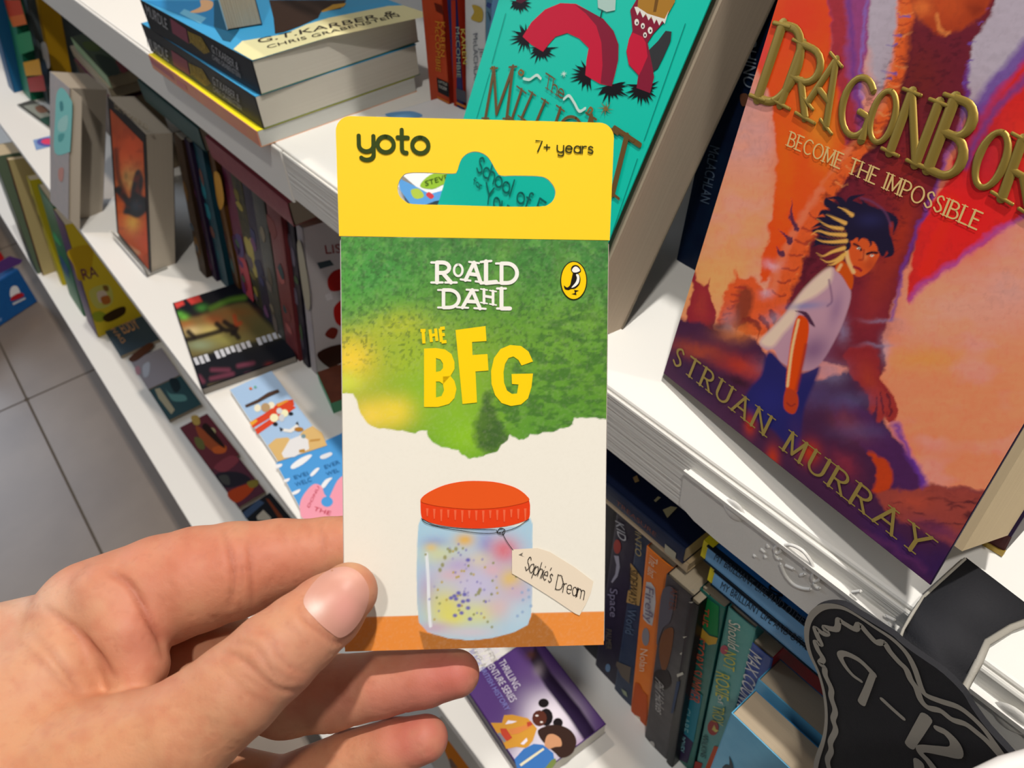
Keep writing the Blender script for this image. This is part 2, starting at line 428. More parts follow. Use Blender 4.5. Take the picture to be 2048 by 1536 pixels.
def spine_book(name, label, fr, t, h, depth, spine, side, group=None, page='#cfc4b0', cat='book', head=0.0):
    """book standing (or lying) with its spine to the viewer: u across the spine, v along it, w out"""
    root = thing(name, label, cat, fr.M, group); c = 0.0005
    n = 6; pr = [(0, -0.0)] ; 
    prof = [(t * 0.5 - t * 0.5 * math.cos(math.pi * i / n), -0.0005 + 0.0005 * math.sin(math.pi * i / n)) for i in range(n + 1)]
    V = [(u, 0, w) for u, w in prof] + [(u, h, w) for u, w in prof] + [(u, 0, w - c) for u, w in prof] + [(u, h, w - c) for u, w in prof]
    k = n + 1; F = []
    for i in range(n): F += [(i, i + 1, k + i + 1, k + i), (2 * k + i, 3 * k + i, 3 * k + i + 1, 2 * k + i + 1), (k + i, k + i + 1, 3 * k + i + 1, 3 * k + i), (i, 2 * k + i, 2 * k + i + 1, i + 1)]
    meshobj('spine', V, F, spine, root)
    MB().box((0, 0, -depth), (c, h, -0.0012)).build('back_cover', side, root)
    MB().box((t - c, 0, -depth), (t, h, -0.0012)).build('front_cover', side, root)
    pb = MB().box((c, 0.0004, -depth + 0.0008), (t - c, h - 0.0004 - head, -0.0020))
    pb.V = [(z, y, x) for x, y, z in pb.V]   # page lines run across the block thickness
    o = meshobj('page_block', [(c_[2], c_[1], c_[0]) for c_ in pb.V], pb.F, mat('page_edges_upright_' + page.strip('#'), page, 0.9, 0.1, noise=((5200, 4, 4), 0.30, '#a0937e'), bump=((4200, 3, 3), 0.22, 0.0003)), root)
    return root

# ---------------------------------------------------------------- floor
GROUT = mat('grout', '#5e5750', 0.9, 0.1)
TILE = mat('floor_tile_stone', '#82766b', 0.34, 0.5, noise=((5, 5, 5), 0.7, '#685d55'), bump=((60, 60, 60), 0.08, 0.001))
floor = MB().box((-5.2, -2.6, -0.03), (1.2, 1.2, -0.004)).build('floor', GROUT); tag(floor, kind='structure')
tile_me = MB().prism([(0.003, 0), (0.597, 0), (0.6, 0.003), (0.6, 0.597), (0.597, 0.6), (0.003, 0.6), (0, 0.597), (0, 0.003)], -0.004, 0.0)
first = None
for i in range(-7, 4):
    for j in range(-4, 2):
        x, y = -1.37 + 0.604 * i, -0.103 + 0.604 * j
        if x < -5.1 or x > 0.6: continue
        if first is None:
            o = first = tile_me.build('floor_tile', TILE, floor)
        else:
            o = first.copy(); COL.objects.link(o); o.parent = floor
        o.location = (x, y, 0)

# ---------------------------------------------------------------- bookcase
WHITE = mat('white_painted_wood', '#efede8', 0.5, 0.35, bump=((14, 90, 90), 0.16, 0.0012))
GRAIN = mat('white_paint_over_rough_grain', '#e9e7e1', 0.5, 0.4, bump=((7, 520, 520), 0.75, 0.0016))
SMOOTH = mat('white_painted_label_strip', '#e9e7e2', 0.42, 0.4, bump=((900, 900, 900), 0.22, 0.0004))
YA, YB, YC = 0.168, 0.083, 0.017
case = thing('bookcase', 'long white painted bookcase with stepped shelves running along the aisle', 'bookcase', Matrix.Translation((-1.5, 0.25, 0)))
def cpart(name, mb, m, bev=0.0012, parent=case):
    mb.V = [(x + 1.5, y - 0.25, z) for x, y, z in mb.V]
    o = mb.build(name, m, parent)
    if bev:
        b = o.modifiers.new('bevel', 'BEVEL'); b.width = bev; b.segments = 2
    return o
X0, X1 = -4.2, 0.55
top_shelf = cpart('shelf', MB().box((X0, YA + 0.002, ZA - 0.030), (X1, 0.43, ZA)), WHITE)
cpart('shelf_front', MB().box((X0, YA - 0.001, ZA - 0.040), (-0.4655, YA + 0.0015, ZA - 0.0005)), WHITE, parent=top_shelf)
cpart('shelf_front', MB().box((-0.4645, YA - 0.0005, ZA - 0.036), (X1, YA + 0.0015, ZA - 0.001)), GRAIN, parent=top_shelf)
mid_shelf = cpart('shelf', MB().box((X0, YB, ZB - 0.014), (X1, 0.43, ZB)), WHITE)
low_shelf = cpart('shelf', MB().box((X0, YC, ZC - 0.016), (X1, 0.43, ZC)), WHITE)
n = [(0.060, ZC - 0.016), (0.060, 0.0), (0.42, 0.0), (0.42, ZC - 0.016)]
pl = MB().add([(X0, a, b) for a, b in n] + [(X1, a, b) for a, b in n], [(0, 1, 2, 3), (7, 6, 5, 4), (0, 4, 5, 1), (1, 5, 6, 2), (2, 6, 7, 3), (3, 7, 4, 0)])
cpart('plinth', pl, WHITE)
cpart('shelf', MB().box((X0, 0.245, 1.005), (X1, 0.43, 1.03)), WHITE)
cpart('back_panel', MB().box((X0, 0.43, 0.0), (X1, 0.445, 1.5)), WHITE)
for xs in (X0 - 0.02, X1):
    prof = [(0.0, 0.0), (YC, ZC), (YB, ZB), (YA, ZA), (YA + 0.03, 1.5), (0.445, 1.5), (0.445, 0.0)]
    k = len(prof)
    cpart('end_panel', MB().add([(xs, a, b) for a, b in prof] + [(xs + 0.02, a, b) for a, b in prof],
          [tuple(range(k - 1, -1, -1)), tuple(range(k, 2 * k))] + [(i, (i + 1) % k, k + (i + 1) % k, k + i) for i in range(k)]), WHITE)
# painted-over label strip with screws and a face drawn in relief
FA = Frame((0, YA - 0.0005, ZA), (1, 0, 0), (0, 0, 1))
CASEF = Frame((-1.5, 0.25, 0), (1, 0, 0), (0, 1, 0))
def on_front(mb, name, m, smooth=True): return build_on(mb, name, m, top_shelf, FA, CASEF, smooth)
sx = FA.uv([(1373, 965)])[0][0]
strip = MB().prism([(sx, -0.0305), (sx - 0.0005, -0.0120), (sx + 0.001, -0.0085), (0.5, -0.0085), (0.5, -0.0335), (sx + 0.02, -0.0345), (sx + 0.008, -0.0335)], 0.0, 0.0022)
on_front(strip, 'label_strip', SMOOTH, False)
on_front(MB().prism([(sx, -0.0100), (0.5, -0.0105), (0.5, -0.0082), (sx, -0.0080)], 0.0022, 0.0034), 'strip_lip', SMOOTH, False)
def dome(c, rad, h, w0):
    mb = MB(); V = []; F = []; ns, nr = 18, 4
    for k in range(nr + 1):
        a = math.pi / 2 * k / nr
        for i in range(ns):
            t = 2 * math.pi * i / ns; V.append((c[0] + rad * math.cos(a * 0.98) ** .6 * math.cos(t), c[1] + rad * math.cos(a * 0.98) ** .6 * math.sin(t), w0 + h * math.sin(a)))
    for k in range(nr):
        for i in range(ns): F.append((k * ns + i, k * ns + (i + 1) % ns, (k + 1) * ns + (i + 1) % ns, (k + 1) * ns + i))
    F.append(tuple(nr * ns + i for i in range(ns)))
    return mb.add(V, F)
for p, rr in (((1468, 1022), 0.0050), ((2022, 1438), 0.0056)):
    on_front(dome(FA.uv([p], 0.0022)[0], rr, 0.0011, 0.0018), 'screw_cover', SMOOTH)
fc = MB()
def rel(P, hw=0.0006, h=0.0009, closed=False):
    q = smooth_path(P, 5, closed)
    if closed: q = np.vstack([q, q[:1]])
    ribbon(fc, FA.uv(q, 0.0022), hw, 0.0021, True, h)
rel([(1568, 1090), (1585, 1090), (1605, 1100), (1620, 1118), (1628, 1136)])
rel([(1562, 1128), (1572, 1150), (1588, 1168), (1606, 1176), (1622, 1178)])
rel([(1553, 1092), (1550, 1100), (1556, 1106), (1563, 1100), (1561, 1092)], closed=True)
rel([(1551, 1108), (1556, 1116), (1562, 1118)])
rel([(1628, 1146), (1626, 1158), (1634, 1162), (1642, 1154), (1638, 1145)], closed=True)
rel([(1628, 1166), (1634, 1174), (1640, 1176)])
for a, b in (((1572, 1130), (1588, 1138)), ((1602, 1124), (1607, 1130)), ((1610, 1136), (1616, 1132)), ((1602, 1150), (1610, 1148)), ((1583, 1108), (1585, 1112)),
             ((1523, 1098), (1530, 1104)), ((1508, 1110), (1512, 1113)), ((1535, 1090), (1538, 1094)), ((1530, 1112), (1533, 1115)),
             ((1702, 1192), (1706, 1206)), ((1706, 1206), (1720, 1210)), ((1730, 1224), (1742, 1222)), ((1706, 1184), (1722, 1182)),
             ((1774, 1232), (1790, 1240)), ((1778, 1246), (1790, 1258))):
    rel([a, b], 0.0006, 0.0008)
on_front(fc, 'relief_drawing', SMOOTH)

# ---------------------------------------------------------------- hand-held card pack
# front panel corners measured in the picture, given their own distances from the lens
def cardpt(px, py, dep): return at_d(px, py, dep)
kt, kb = 0.1842, 0.1905
cTL, cTR = cardpt(678, 472, kt), cardpt(1219.5, 479, kt * 1.026)
cBL, cBR = cardpt(687, 1306, kb), cardpt(1210, 1292, kb * 1.026)
cU = nrm((cTR - cTL) + (cBR - cBL)); cV = nrm((cTL - cBL) + (cTR - cBR))
FCARD = Frame(cBL, cU, cV)
CW = float(np.mean([np.linalg.norm(cTR - cTL), np.linalg.norm(cBR - cBL)]))
CH = float(np.mean([np.linalg.norm(cTL - cBL), np.linalg.norm(cTR - cBR)]))
CT = 0.0085
pack = thing('audio_card_pack', 'hanging card pack with yellow header and painted jar, held up in a hand', 'card pack', FCARD.M)
CARD = mat('printed_card_white', '#f3efe4', 0.5, 0.3)
YEL = mat('header_card_yellow', '#fbd21d', 0.5, 0.3, k=0.98)
# carton body: a rounded box with the front panel printed
bw = rounded_box('carton', (0, 0, -CT), (CW, CH, -0.0001), 0.0011, CARD, pack)
def card_paint(X, Y):
    p = Paint(X, Y, '#f1ece0')
    # painted foliage: outline of the wash
    wash = [(660, 440), (1240, 440), (1240, 840), (1219, 841), (1205, 838), (1186, 836), (1165, 835), (1149, 836), (1145, 848), (1137, 853), (1120, 858), (1108, 863), (1085, 864), (1077, 869), (1060, 868), (1048, 880), (1036, 878),
            (1019, 869), (1015, 880), (1003, 890), (995, 902), (975, 909), (955, 915), (940, 917), (925, 910), (917, 900), (900, 897), (880, 893), (864, 884), (856, 872), (854, 862), (842, 861), (832, 866), (810, 862), (780, 859), (752, 856), (735, 846), (722, 830), (712, 800), (706, 788), (695, 786), (660, 787)]
    D = p.sdf(wash, 2.2, 3, 9.0); m = np.clip(.5 - D / 2.4, 0, 1)
    q = Paint(X, Y, '#57932b')
    q.mix(np.clip((640 - Y) / 120, 0, 1), '#3f8a37', .85)
    q.blob(700, 560, 150, 200, '#4d9f3c', .8); q.blob(1210, 470, 120, 45, '#3f7c34', .8); q.blob(900, 480, 200, 50, '#33702f', .55)
    q.blob(1180, 545, 110, 80, '#357a37', .75); q.blob(1060, 585, 150, 90, '#3a7d31', .6); q.blob(860, 640, 70, 40, '#3d8f42', .7)
    q.blob(1090, 700, 140, 120, '#679d2b', .75); q.blob(760, 560, 60, 60, '#3f9440', .7); q.blob(720, 640, 90, 30, '#3f9a4a', .8)
    q.blob(820, 720, 160, 90, '#a3b827', .9); q.blob(800, 650, 70, 34, '#b9c02a', .8); q.blob(880, 800, 110, 90, '#8dbb22', .95); q.blob(930, 870, 70, 60, '#8cc11e', .95)
    q.blob(700, 720, 66, 58, '#f2cf36', 1.0); q.blob(740, 830, 70, 40, '#f0d04a', 1.0); q.blob(790, 822, 40, 34, '#f3d53c', .8); q.blob(690, 765, 40, 24, '#d7e04c', .8)
    q.blob(1190, 760, 60, 70, '#5a8f26', .7); q.blob(1140, 640, 80, 60, '#6fa233', .6)
    # dark brushwork on the right half
    dk = q.sdf(smooth_path([(985, 770), (1060, 690), (1230, 560), (1240, 850), (1060, 880), (1015, 890), (980, 905), (950, 880), (948, 855), (955, 830), (965, 800)], 4, True), 9, 5, 16)
    mk = np.clip(.5 - dk / 16, 0, 1); nz = q.noise(13, 21, 3, 0.8, 1.5)
    q.mix(mk * np.clip((nz - .42) * 5, 0, 1), '#3d6e25', .8)
    ed = q.sdf(smooth_path([(976, 780), (990, 812), (1000, 850), (1018, 872), (1000, 898), (975, 905), (956, 890), (948, 858), (962, 815)], 4, True), 8, 8, 14)
    q.mix(np.clip(.5 - ed / 14, 0, 1), '#3a5c26', .85)
    q.mix(np.clip((q.noise(9, 33, 3) - .5) * 5, 0, 1) * np.clip((700 - Y) / 90, 0, 1), '#2c6127', .55)
    q.mix(np.clip((q.noise(16, 35, 3) - .55) * 6, 0, 1) * np.clip((640 - Y) / 60, 0, 1), '#6aab4a', .5)
    q.mix(np.clip((q.noise(5, 36, 2) - .62) * 9, 0, 1) * np.clip((760 - Y) / 60, 0, 1), '#2b5220', .5)
    q.mix(np.clip((q.noise(60, 37, 2) - .5) * 3, 0, 1), '#79a637', .25)
    p.C = p.C * (1 - m[:, None]) + q.C * m[:, None]
    # orange table edge and the jar's shadow
    p.poly([(660, 1236), (835, 1231), (1060, 1226), (1240, 1222), (1240, 1340), (660, 1345)], '#ec8f3c', 1.2, sm=False)
    p.poly([(838, 1262), (860, 1268), (1060, 1240), (1066, 1225), (1080, 1236), (1105, 1262), (1122, 1300), (850, 1310)], '#b06c2c', 1.2, sm=False)
    # the jar
    jar = [(843, 1035), (866, 1048), (920, 1056), (990, 1057), (1045, 1050), (1060, 1036), (1065, 1048), (1065, 1100), (1064, 1200), (1062, 1232), (1055, 1250), (1030, 1264), (985, 1276), (940, 1281), (895, 1276), (855, 1264), (838, 1245), (834, 1200), (833, 1140), (835, 1080), (837, 1050)]
    D = p.sdf(jar, .8, 2, 10); m = np.clip(.5 - D / 2.0, 0, 1)
    j = Paint(X, Y, '#a9cfe4')
    for b in ((950, 1165, 100, 80, '#c9bfd8', .8), (1010, 1150, 50, 60, '#b9b6d8', .9), (870, 1085, 30, 14, '#8f9fd2', .85), (930, 1080, 22, 15, '#e4b04a', .95), (972, 1088, 20, 30, '#8d9fd4', .9), (1008, 1100, 34, 30, '#d9707f', .95),
              (880, 1110, 40, 22, '#d3d89a', .8), (862, 1095, 14, 10, '#e6c15f', .7), (920, 1130, 40, 18, '#b7a3d2', .8), (960, 1120, 26, 20, '#e2d2a0', .6), (855, 1180, 22, 40, '#b7a4cf', .85), (895, 1210, 46, 40, '#dcd46a', .95),
              (905, 1235, 40, 22, '#e2da62', .9), (960, 1225, 40, 30, '#d7db8a', .9), (1020, 1160, 28, 26, '#e5c04d', .9), (1035, 1185, 28, 22, '#cdb0c6', .8), (1000, 1215, 34, 26, '#dfb5b4', .7), (950, 1175, 44, 30, '#c6bfe0', .9),
              (870, 1256, 40, 14, '#caa6bd', .8), (940, 1265, 60, 12, '#d2c6d2', .8), (1040, 1230, 30, 30, '#bcd3e3', .8), (900, 1150, 30, 14, '#d8b3bd', .7), (985, 1140, 20, 14, '#dcb2bc', .8)):
        j.blob(*b)
    p.C = p.C * (1 - m[:, None]) + j.C * m[:, None]
    p.line([(853, 1108), (856, 1150), (858, 1215), (861, 1252)], '#e9edf4', 3.2, 1.0, .9)
    rr = np.random.RandomState(5)
    for k in range(70):
        a = rr.rand() * 6.28; 
        cx, cy = 940 + rr.randn() * 38, 1165 + rr.randn() * 48
        if 845 < cx < 1050 and 1085 < cy < 1262: p.blob(cx, cy, 2.8, 3.0, ['#6f63b4', '#8d8f55', '#9a90c4', '#b9a24b'][k % 4], .9 if k % 2 else .6, p=4)
    for cx, cy in ((936, 1120), (917, 1186), (909, 1192), (929, 1189), (926, 1203), (936, 1201), (918, 1211), (936, 1216), (923, 1226), (910, 1231), (940, 1238), (902, 1196), (912, 1198)):
        p.blob(cx, cy, 5, 4.2, '#5f58b0', .95, p=4)
    for cx, cy in ((890, 1115), (900, 1102), (912, 1098), (960, 1180), (957, 1186), (885, 1130), (880, 1140)): p.blob(cx, cy, 4, 5, '#8c8b3e', .85, p=4)
    for cx, cy in ((1057, 1180), (1044, 1185), (1058, 1194), (1046, 1200), (1062, 1212), (1045, 1224), (1035, 1232)): p.blob(cx, cy, 3.4, 3.4, '#8aa6cf', .8, p=4)
    p.mix(np.clip((p.noise(4, 40, 2) - .5) * 2, 0, 1), '#d9d1bf', .10)
    return p
printed_sheet('printed_front', FCARD, 0.0004, CW - 0.0004, 0.0004, CH - 0.0002, 240, 370, card_paint, PRINT_MATT(), pack, 0.0001)
E0 = 0.00025
def cuv(*pts): return FCARD.uv(np.array(pts), E0)
def cpoly(mb, pts, sm=False): mb.poly(FCARD.uv(smooth_path(pts, 5, True) if sm else np.array(pts, float), E0), E0)
lid = MB()
cpoly(lid, [(841, 1008), (843, 996), (860, 983), (890, 970), (925, 963), (960, 962), (995, 965), (1030, 975), (1052, 990), (1059, 1004), (1060, 1018), (1058, 1036), (1044, 1044), (1010, 1053), (960, 1057), (915, 1055), (880, 1050), (852, 1042), (843, 1033)], True)
lid.build('jar_lid_rim', ink('#e8431c'), pack)
E0 = 0.0004
lid = MB(); cpoly(lid, [(842, 1003), (846, 994), (862, 983), (890, 971), (925, 964), (960, 963), (995, 966), (1028, 975), (1050, 989), (1058, 1001), (1030, 1010), (990, 1016), (940, 1018), (890, 1014), (860, 1009)], True)
lid.build('jar_lid_top', ink('#ea5a22'), pack)
lr = MB()
for k, x in enumerate(range(852, 1054, 14)):
    yb = 1014 + 5 * math.sin((x - 842) / 218 * math.pi); h = 16 + 8 * ((k * 7) % 3) / 2
    cpoly(lr, [(x, yb + 2), (x + 5, yb + 2), (x + 3.5, yb + 2 + h), (x + 1.5, yb + 2 + h)])
lr.build('jar_lid_ridges', ink('#ef6a45'), pack)
st = MB()
for P in ([(843, 1037), (852, 1046), (880, 1054), (920, 1061), (960, 1066), (995, 1065), (1030, 1056), (1058, 1038)], [(845, 1038), (870, 1050), (920, 1057), (990, 1059)],
          [(1005, 1066), (1012, 1080), (1020, 1092), (1026, 1100)], [(992, 1059), (997, 1067), (1006, 1069), (1010, 1060), (1001, 1056), (995, 1063), (1004, 1066), (1008, 1058), (998, 1058)]):
    ribbon(st, FCARD.uv(smooth_path(P, 6), E0), 0.000085, E0)
cpoly(st, [(1037, 1110), (1046, 1105), (1044, 1111), (1051, 1115)])
st.build('jar_string', ink('#33302e'), pack)
tg = MB(); cpoly(tg, [(1024, 1099), (1075, 1096), (1100, 1104), (1150, 1135), (1187, 1163), (1182, 1185), (1172, 1208), (1168, 1215), (1159, 1231), (1150, 1227), (1110, 1200), (1060, 1168), (1024, 1147)])
tg.build('jar_tag', ink('#ecdcc6'), pack)
E0 = 0.00055
hw_ = MB()
for wd_, a, b, c in (("Sophie's", (1049, 1139), (1101, 1166), (1058, 1112)), ('Dream', (1111, 1178), (1167, 1199), (1116, 1149))):
    stroke_text(hw_, wd_, *FCARD.uv(np.array([a, b, c], float), E0), t=.055, gap=.13, w=E0, wob=.035)
hw_.build('handwriting', ink('#2b2522'), pack)
# lettering
E0 = 0.0003
def cst(mb, s, a, b, c, **k): stroke_text(mb, s, *FCARD.uv(np.array([a, b, c], float), E0), w=E0, **k)
ra = MB()
for ch, a, b, c in (('R', (874, 565), (902, 565), (874, 525)), ('O', (908, 552), (925, 552), (908, 529)), ('A', (931, 560), (961, 564), (933, 523)), ('L', (972, 566), (992, 564), (972, 523)), ('D', (1003, 566), (1034, 566), (1003, 527)),
                    ('D', (887, 615), (918, 615), (887, 580)), ('A', (925, 615), (960, 617), (927, 579)), ('H', (968, 606), (986, 609), (968, 579)), ('L', (1003, 617), (1020, 617), (1003, 577))):
    cst(ra, ch, a, b, c, t=.2, serif=True)
ra.build('author_lettering', ink('#f4f1ea'), pack)
bt = MB()
for P in ([(848, 814), (848, 697), (872, 696), (872, 814)], [(872, 696), (890, 699), (903, 708), (909, 724), (909, 738), (901, 752), (886, 753), (886, 727), (881, 719), (872, 716)],
          [(872, 744), (881, 742), (886, 736), (886, 753), (901, 752), (886, 768), (879, 763), (872, 763)], [(886, 753), (901, 752), (909, 762), (913, 778), (909, 796), (898, 808), (876, 814), (872, 814), (872, 795), (883, 792), (888, 781), (886, 769)]):
    cpoly(bt, P)
cpoly(bt, [(911, 660), (971, 652), (973, 682), (944, 684), (945, 710), (975, 708), (977, 741), (951, 743), (954, 805), (925, 808)])
cpoly(bt, [(1066, 723), (1043, 731), (1037, 720), (1027, 713), (1017, 716), (1010, 728), (1007, 744), (1008, 765), (1014, 781), (1024, 788), (1034, 787), (1037, 769), (1024, 768), (1023, 748), (1066, 747), (1063, 774), (1056, 797), (1042, 809), (1022, 812), (1003, 806), (990, 790), (983, 768), (982, 742), (988, 716), (1001, 698), (1020, 690), (1042, 692), (1057, 703)])
for ch, a, b, c in (('T', (843, 687), (853, 687), (841, 661)), ('H', (863, 684), (874, 682), (860, 659)), ('E', (883, 684), (893, 683), (880, 657))): cst(bt, ch, a, b, c, t=.24, caps=False)
bt.build('title_lettering', ink('#fbd414'), pack)
# publisher oval with a sea bird
pz = MB(); pz.poly(FCARD.uv(np.array(arc(1147.5, 561, 27, 39, 0, 360, 40)[:-1]), E0), E0); pz.build('logo_outline', ink('#1f1c14'), pack)
E0 = 0.0004
pz = MB(); pz.poly(FCARD.uv(np.array(arc(1147.5, 561, 25, 37, 0, 360, 40)[:-1]), E0), E0); pz.build('logo_oval', ink('#f9cf10'), pack)
E0 = 0.0005
pz = MB()
cpoly(pz, [(1146, 546), (1143, 558), (1140, 570), (1134, 575), (1128, 571), (1130, 578), (1137, 580), (1142, 578), (1150, 577), (1158, 570), (1161, 560), (1159, 550), (1154, 545), (1150, 543)], True)
cpoly(pz, [(1148, 578), (1150, 586), (1143, 588), (1153, 590), (1152, 584), (1158, 581), (1149, 580)])
cpoly(pz, [(1142, 540), (1144, 533), (1150, 530), (1157, 532), (1162, 540), (1160, 545), (1152, 547), (1146, 546)], True)
pz.build('logo_bird', ink('#1f1a16'), pack)
E0 = 0.0006
pz = MB(); cpoly(pz, [(1144, 540), (1147, 535), (1152, 533), (1157, 536), (1160, 541), (1156, 544), (1150, 545), (1146, 544)], True)
cpoly(pz, [(1157, 549), (1159, 556), (1157, 566), (1150, 573), (1143, 575), (1151, 565), (1154, 556), (1152, 549)], True)
pz.build('logo_bird_breast', ink('#f6f3ea'), pack)
# header with hang hole, bent slightly towards the viewer
tTL, tTR = cardpt(674, 230, 0.1806), cardpt(1226, 246, 0.1806 * 1.024)
hU = nrm(tTR - tTL + (cTR - cTL)); hV = nrm((tTL - cTL) + (tTR - cTR))
FH = Frame(cTL, hU, hV)
HW = 0.5 * (np.linalg.norm(tTR - tTL) + np.linalg.norm(cTR - cTL)); HH = 0.5 * (np.linalg.norm(tTL - cTL) + np.linalg.norm(tTR - cTR))
rc = 0.0036
outer = [(0, 0), (HW, 0), (HW + 0.0003, HH - rc)] + arc(HW + 0.0003 - rc, HH - rc, rc, rc, 0, 90, 8) + arc(-0.0003 + rc, HH - rc, rc, rc, 90, 180, 8)
hole_px = [(795, 378), (797, 366), (804, 353), (816, 346), (850, 345), (905, 347), (914, 342), (918, 330), (923, 318), (933, 308), (947, 303), (962, 305), (975, 313), (984, 326), (993, 342), (1002, 351), (1030, 351), (1075, 352), (1092, 356), (1104, 367), (1111, 382), (1108, 398), (1098, 408), (1080, 413), (1000, 413), (900, 410), (826, 408), (810, 402), (799, 392)]
hole = [tuple(a) for a in FH.uv(smooth_path(hole_px, 3, True), 0)]
def holed_plate(name, outer, hole, w0, w1, m, parent, fr, frp):
    # strip between the outline and the hole, split at matching angles round the hole's centre
    c = np.mean(hole, 0)
    def cast(poly, th):
        d = np.array([math.cos(th), math.sin(th)]); best = None; n = len(poly)
        for i in range(n):
            a, b = np.array(poly[i]) - c, np.array(poly[(i + 1) % n]) - c; e = b - a; den = d[0] * e[1] - d[1] * e[0]
            if abs(den) < 1e-12: continue
            t = (a[0] * e[1] - a[1] * e[0]) / den; s = (a[0] * d[1] - a[1] * d[0]) / den
            if t > 0 and -1e-9 <= s <= 1 + 1e-9: best = t if best is None else max(best, t) if poly is outer else min(best, t)
        return c + d * best
    th = sorted(set([math.atan2(p[1] - c[1], p[0] - c[0]) for p in outer] + [math.atan2(p[1] - c[1], p[0] - c[0]) for p in hole]))
    O = [cast(outer, t) for t in th]; Hh = [cast(hole, t) for t in th]; n = len(th)
    V = [(p[0], p[1], w1) for p in O] + [(p[0], p[1], w1) for p in Hh] + [(p[0], p[1], w0) for p in O] + [(p[0], p[1], w0) for p in Hh]; F = []
    for i in range(n):
        j = (i + 1) % n
        F += [(i, j, n + j, n + i), (2 * n + i, 3 * n + i, 3 * n + j, 2 * n + j), (i, 2 * n + i, 2 * n + j, j)]
    build_on(MB().add([V[k] for k in range(n, 2 * n)] + [V[k] for k in range(3 * n, 4 * n)], [(i, (i + 1) % n, n + (i + 1) % n, n + i) for i in range(n)]), 'hole_edge', CARD, parent, fr, frp)
    return build_on(MB().add(V, F), name, m, parent, fr, frp)
holed_plate('hanging_header', outer, hole, -0.0011, 0.0, YEL, pack, FH, FCARD)
DKG = ink('#3b4a1e')
yt = MB(); stroke_text(yt, 'yoto', *FH.uv(np.array([(718, 303), (857, 307), (717, 252)], float), 0.0002), t=.17, gap=.14, w=0.0002); build_on(yt, 'brand_lettering', DKG, pack, FH, FCARD)
yt = MB(); stroke_text(yt, '7+ years', *FH.uv(np.array([(1072, 303), (1186, 307), (1072, 281)], float), 0.0002), t=.13, gap=.16, w=0.0002); build_on(yt, 'age_lettering', ink('#33361c'), pack, FH, FCARD)

# ---------------------------------------------------------------- the hand (one continuous skin, grown from joints)
# joints: (x, y, distance from lens, radius) with x, y, radius in picture units
def hp(j):
    x, y, z, rr = j; return np.array([(x - CX) / FL * z, (y - CY) / FL * z, z]), rr / FL * z
THUMB = [(697, 1184, .1795, 58), (655, 1222, .1775, 73), (600, 1268, .1735, 80), (548, 1312, .1705, 88), (470, 1382, .1690, 95), (372, 1462, .1685, 108), (230, 1545, .170, 140)]
INDEX = [(790, 1082, .2045, 50), (735, 1085, .2045, 58), (650, 1098, .2040, 62), (560, 1117, .2020, 78), (470, 1140, .1995, 95), (395, 1158, .1985, 103), (325, 1180, .1980, 108), (190, 1235, .1980, 116)]
MIDDLE = [(912, 1347, .2030, 47), (850, 1356, .2045, 56), (760, 1369, .2065, 63), (660, 1386, .2090, 73), (575, 1380, .2110, 90), (450, 1335, .2120, 98), (300, 1340, .2110, 98), (120, 1400, .2080, 112)]
RING = [(850, 1477, .2050, 46), (790, 1494, .2070, 54), (700, 1522, .2110, 58), (560, 1590, .2170, 70), (350, 1560, .2180, 84), (60, 1500, .2160, 110)]
LITTLE = [(640, 1660, .2190, 44), (540, 1665, .2200, 54), (380, 1640, .2220, 66), (40, 1600, .2220, 100)]
PALM = [[(150, 1290, .1985, 118), (-60, 1390, .2000, 170), (-320, 1520, .2050, 215)], [(110, 1400, .2060, 112), (-250, 1590, .2100, 180)], [(60, 1500, .2140, 108), (-250, 1660, .2140, 180)], [(40, 1600, .2210, 98), (-250, 1740, .2170, 180)],
        [(240, 1540, .1710, 128), (60, 1590, .1740, 170), (-280, 1720, .1860, 230)], [(120, 1345, .1850, 92), (20, 1440, .1800, 130)], [(-280, 1620, .1950, 250), (-700, 1900, .2300, 270), (-1150, 2200, .2700, 300)]]
MOUND = [(215, 1190, .1905, 64), (258, 1265, .1866, 70), (276, 1332, .1852, 60)]
CUT0 = hp((-640, 1860, .2250, 1))[0]; CUTD = nrm(hp((-280, 1620, .1950, 1))[0] - hp((-700, 1900, .2300, 1))[0])
def roundcone(P, j0, j1):
    (a, ra), (b, rb) = hp(j0), hp(j1); ba = b - a; L2 = ba.dot(ba)
    t = np.clip(((P - a) @ ba) / L2, 0, 1); ts = t
    return np.linalg.norm(P - a - t[:, None] * ba, axis=1) - (ra + (rb - ra) * ts)
def smin(a, b, k):
    h = np.clip(0.5 + 0.5 * (b - a) / k, 0, 1); return b * (1 - h) + a * h - k * h * (1 - h)
def chain(P, J, k=0.0012):
    d = roundcone(P, J[0], J[1])
    for i in range(1, len(J) - 1): d = smin(d, roundcone(P, J[i], J[i + 1]), k)
    return d
def hand_sdf(P):
    palm = chain(P, PALM[0])
    for j in PALM[1:]: palm = smin(palm, chain(P, j), 0.009)
    palm = smin(palm, chain(P, MOUND), 0.0026)
    th = smin(palm, chain(P, THUMB), 0.0055)
    out = th
    for J in (INDEX, MIDDLE, RING, LITTLE): out = np.minimum(out, smin(palm, chain(P, J), 0.003))
    return np.maximum(out, (CUT0 - P) @ CUTD)      # the forearm ends out of the picture
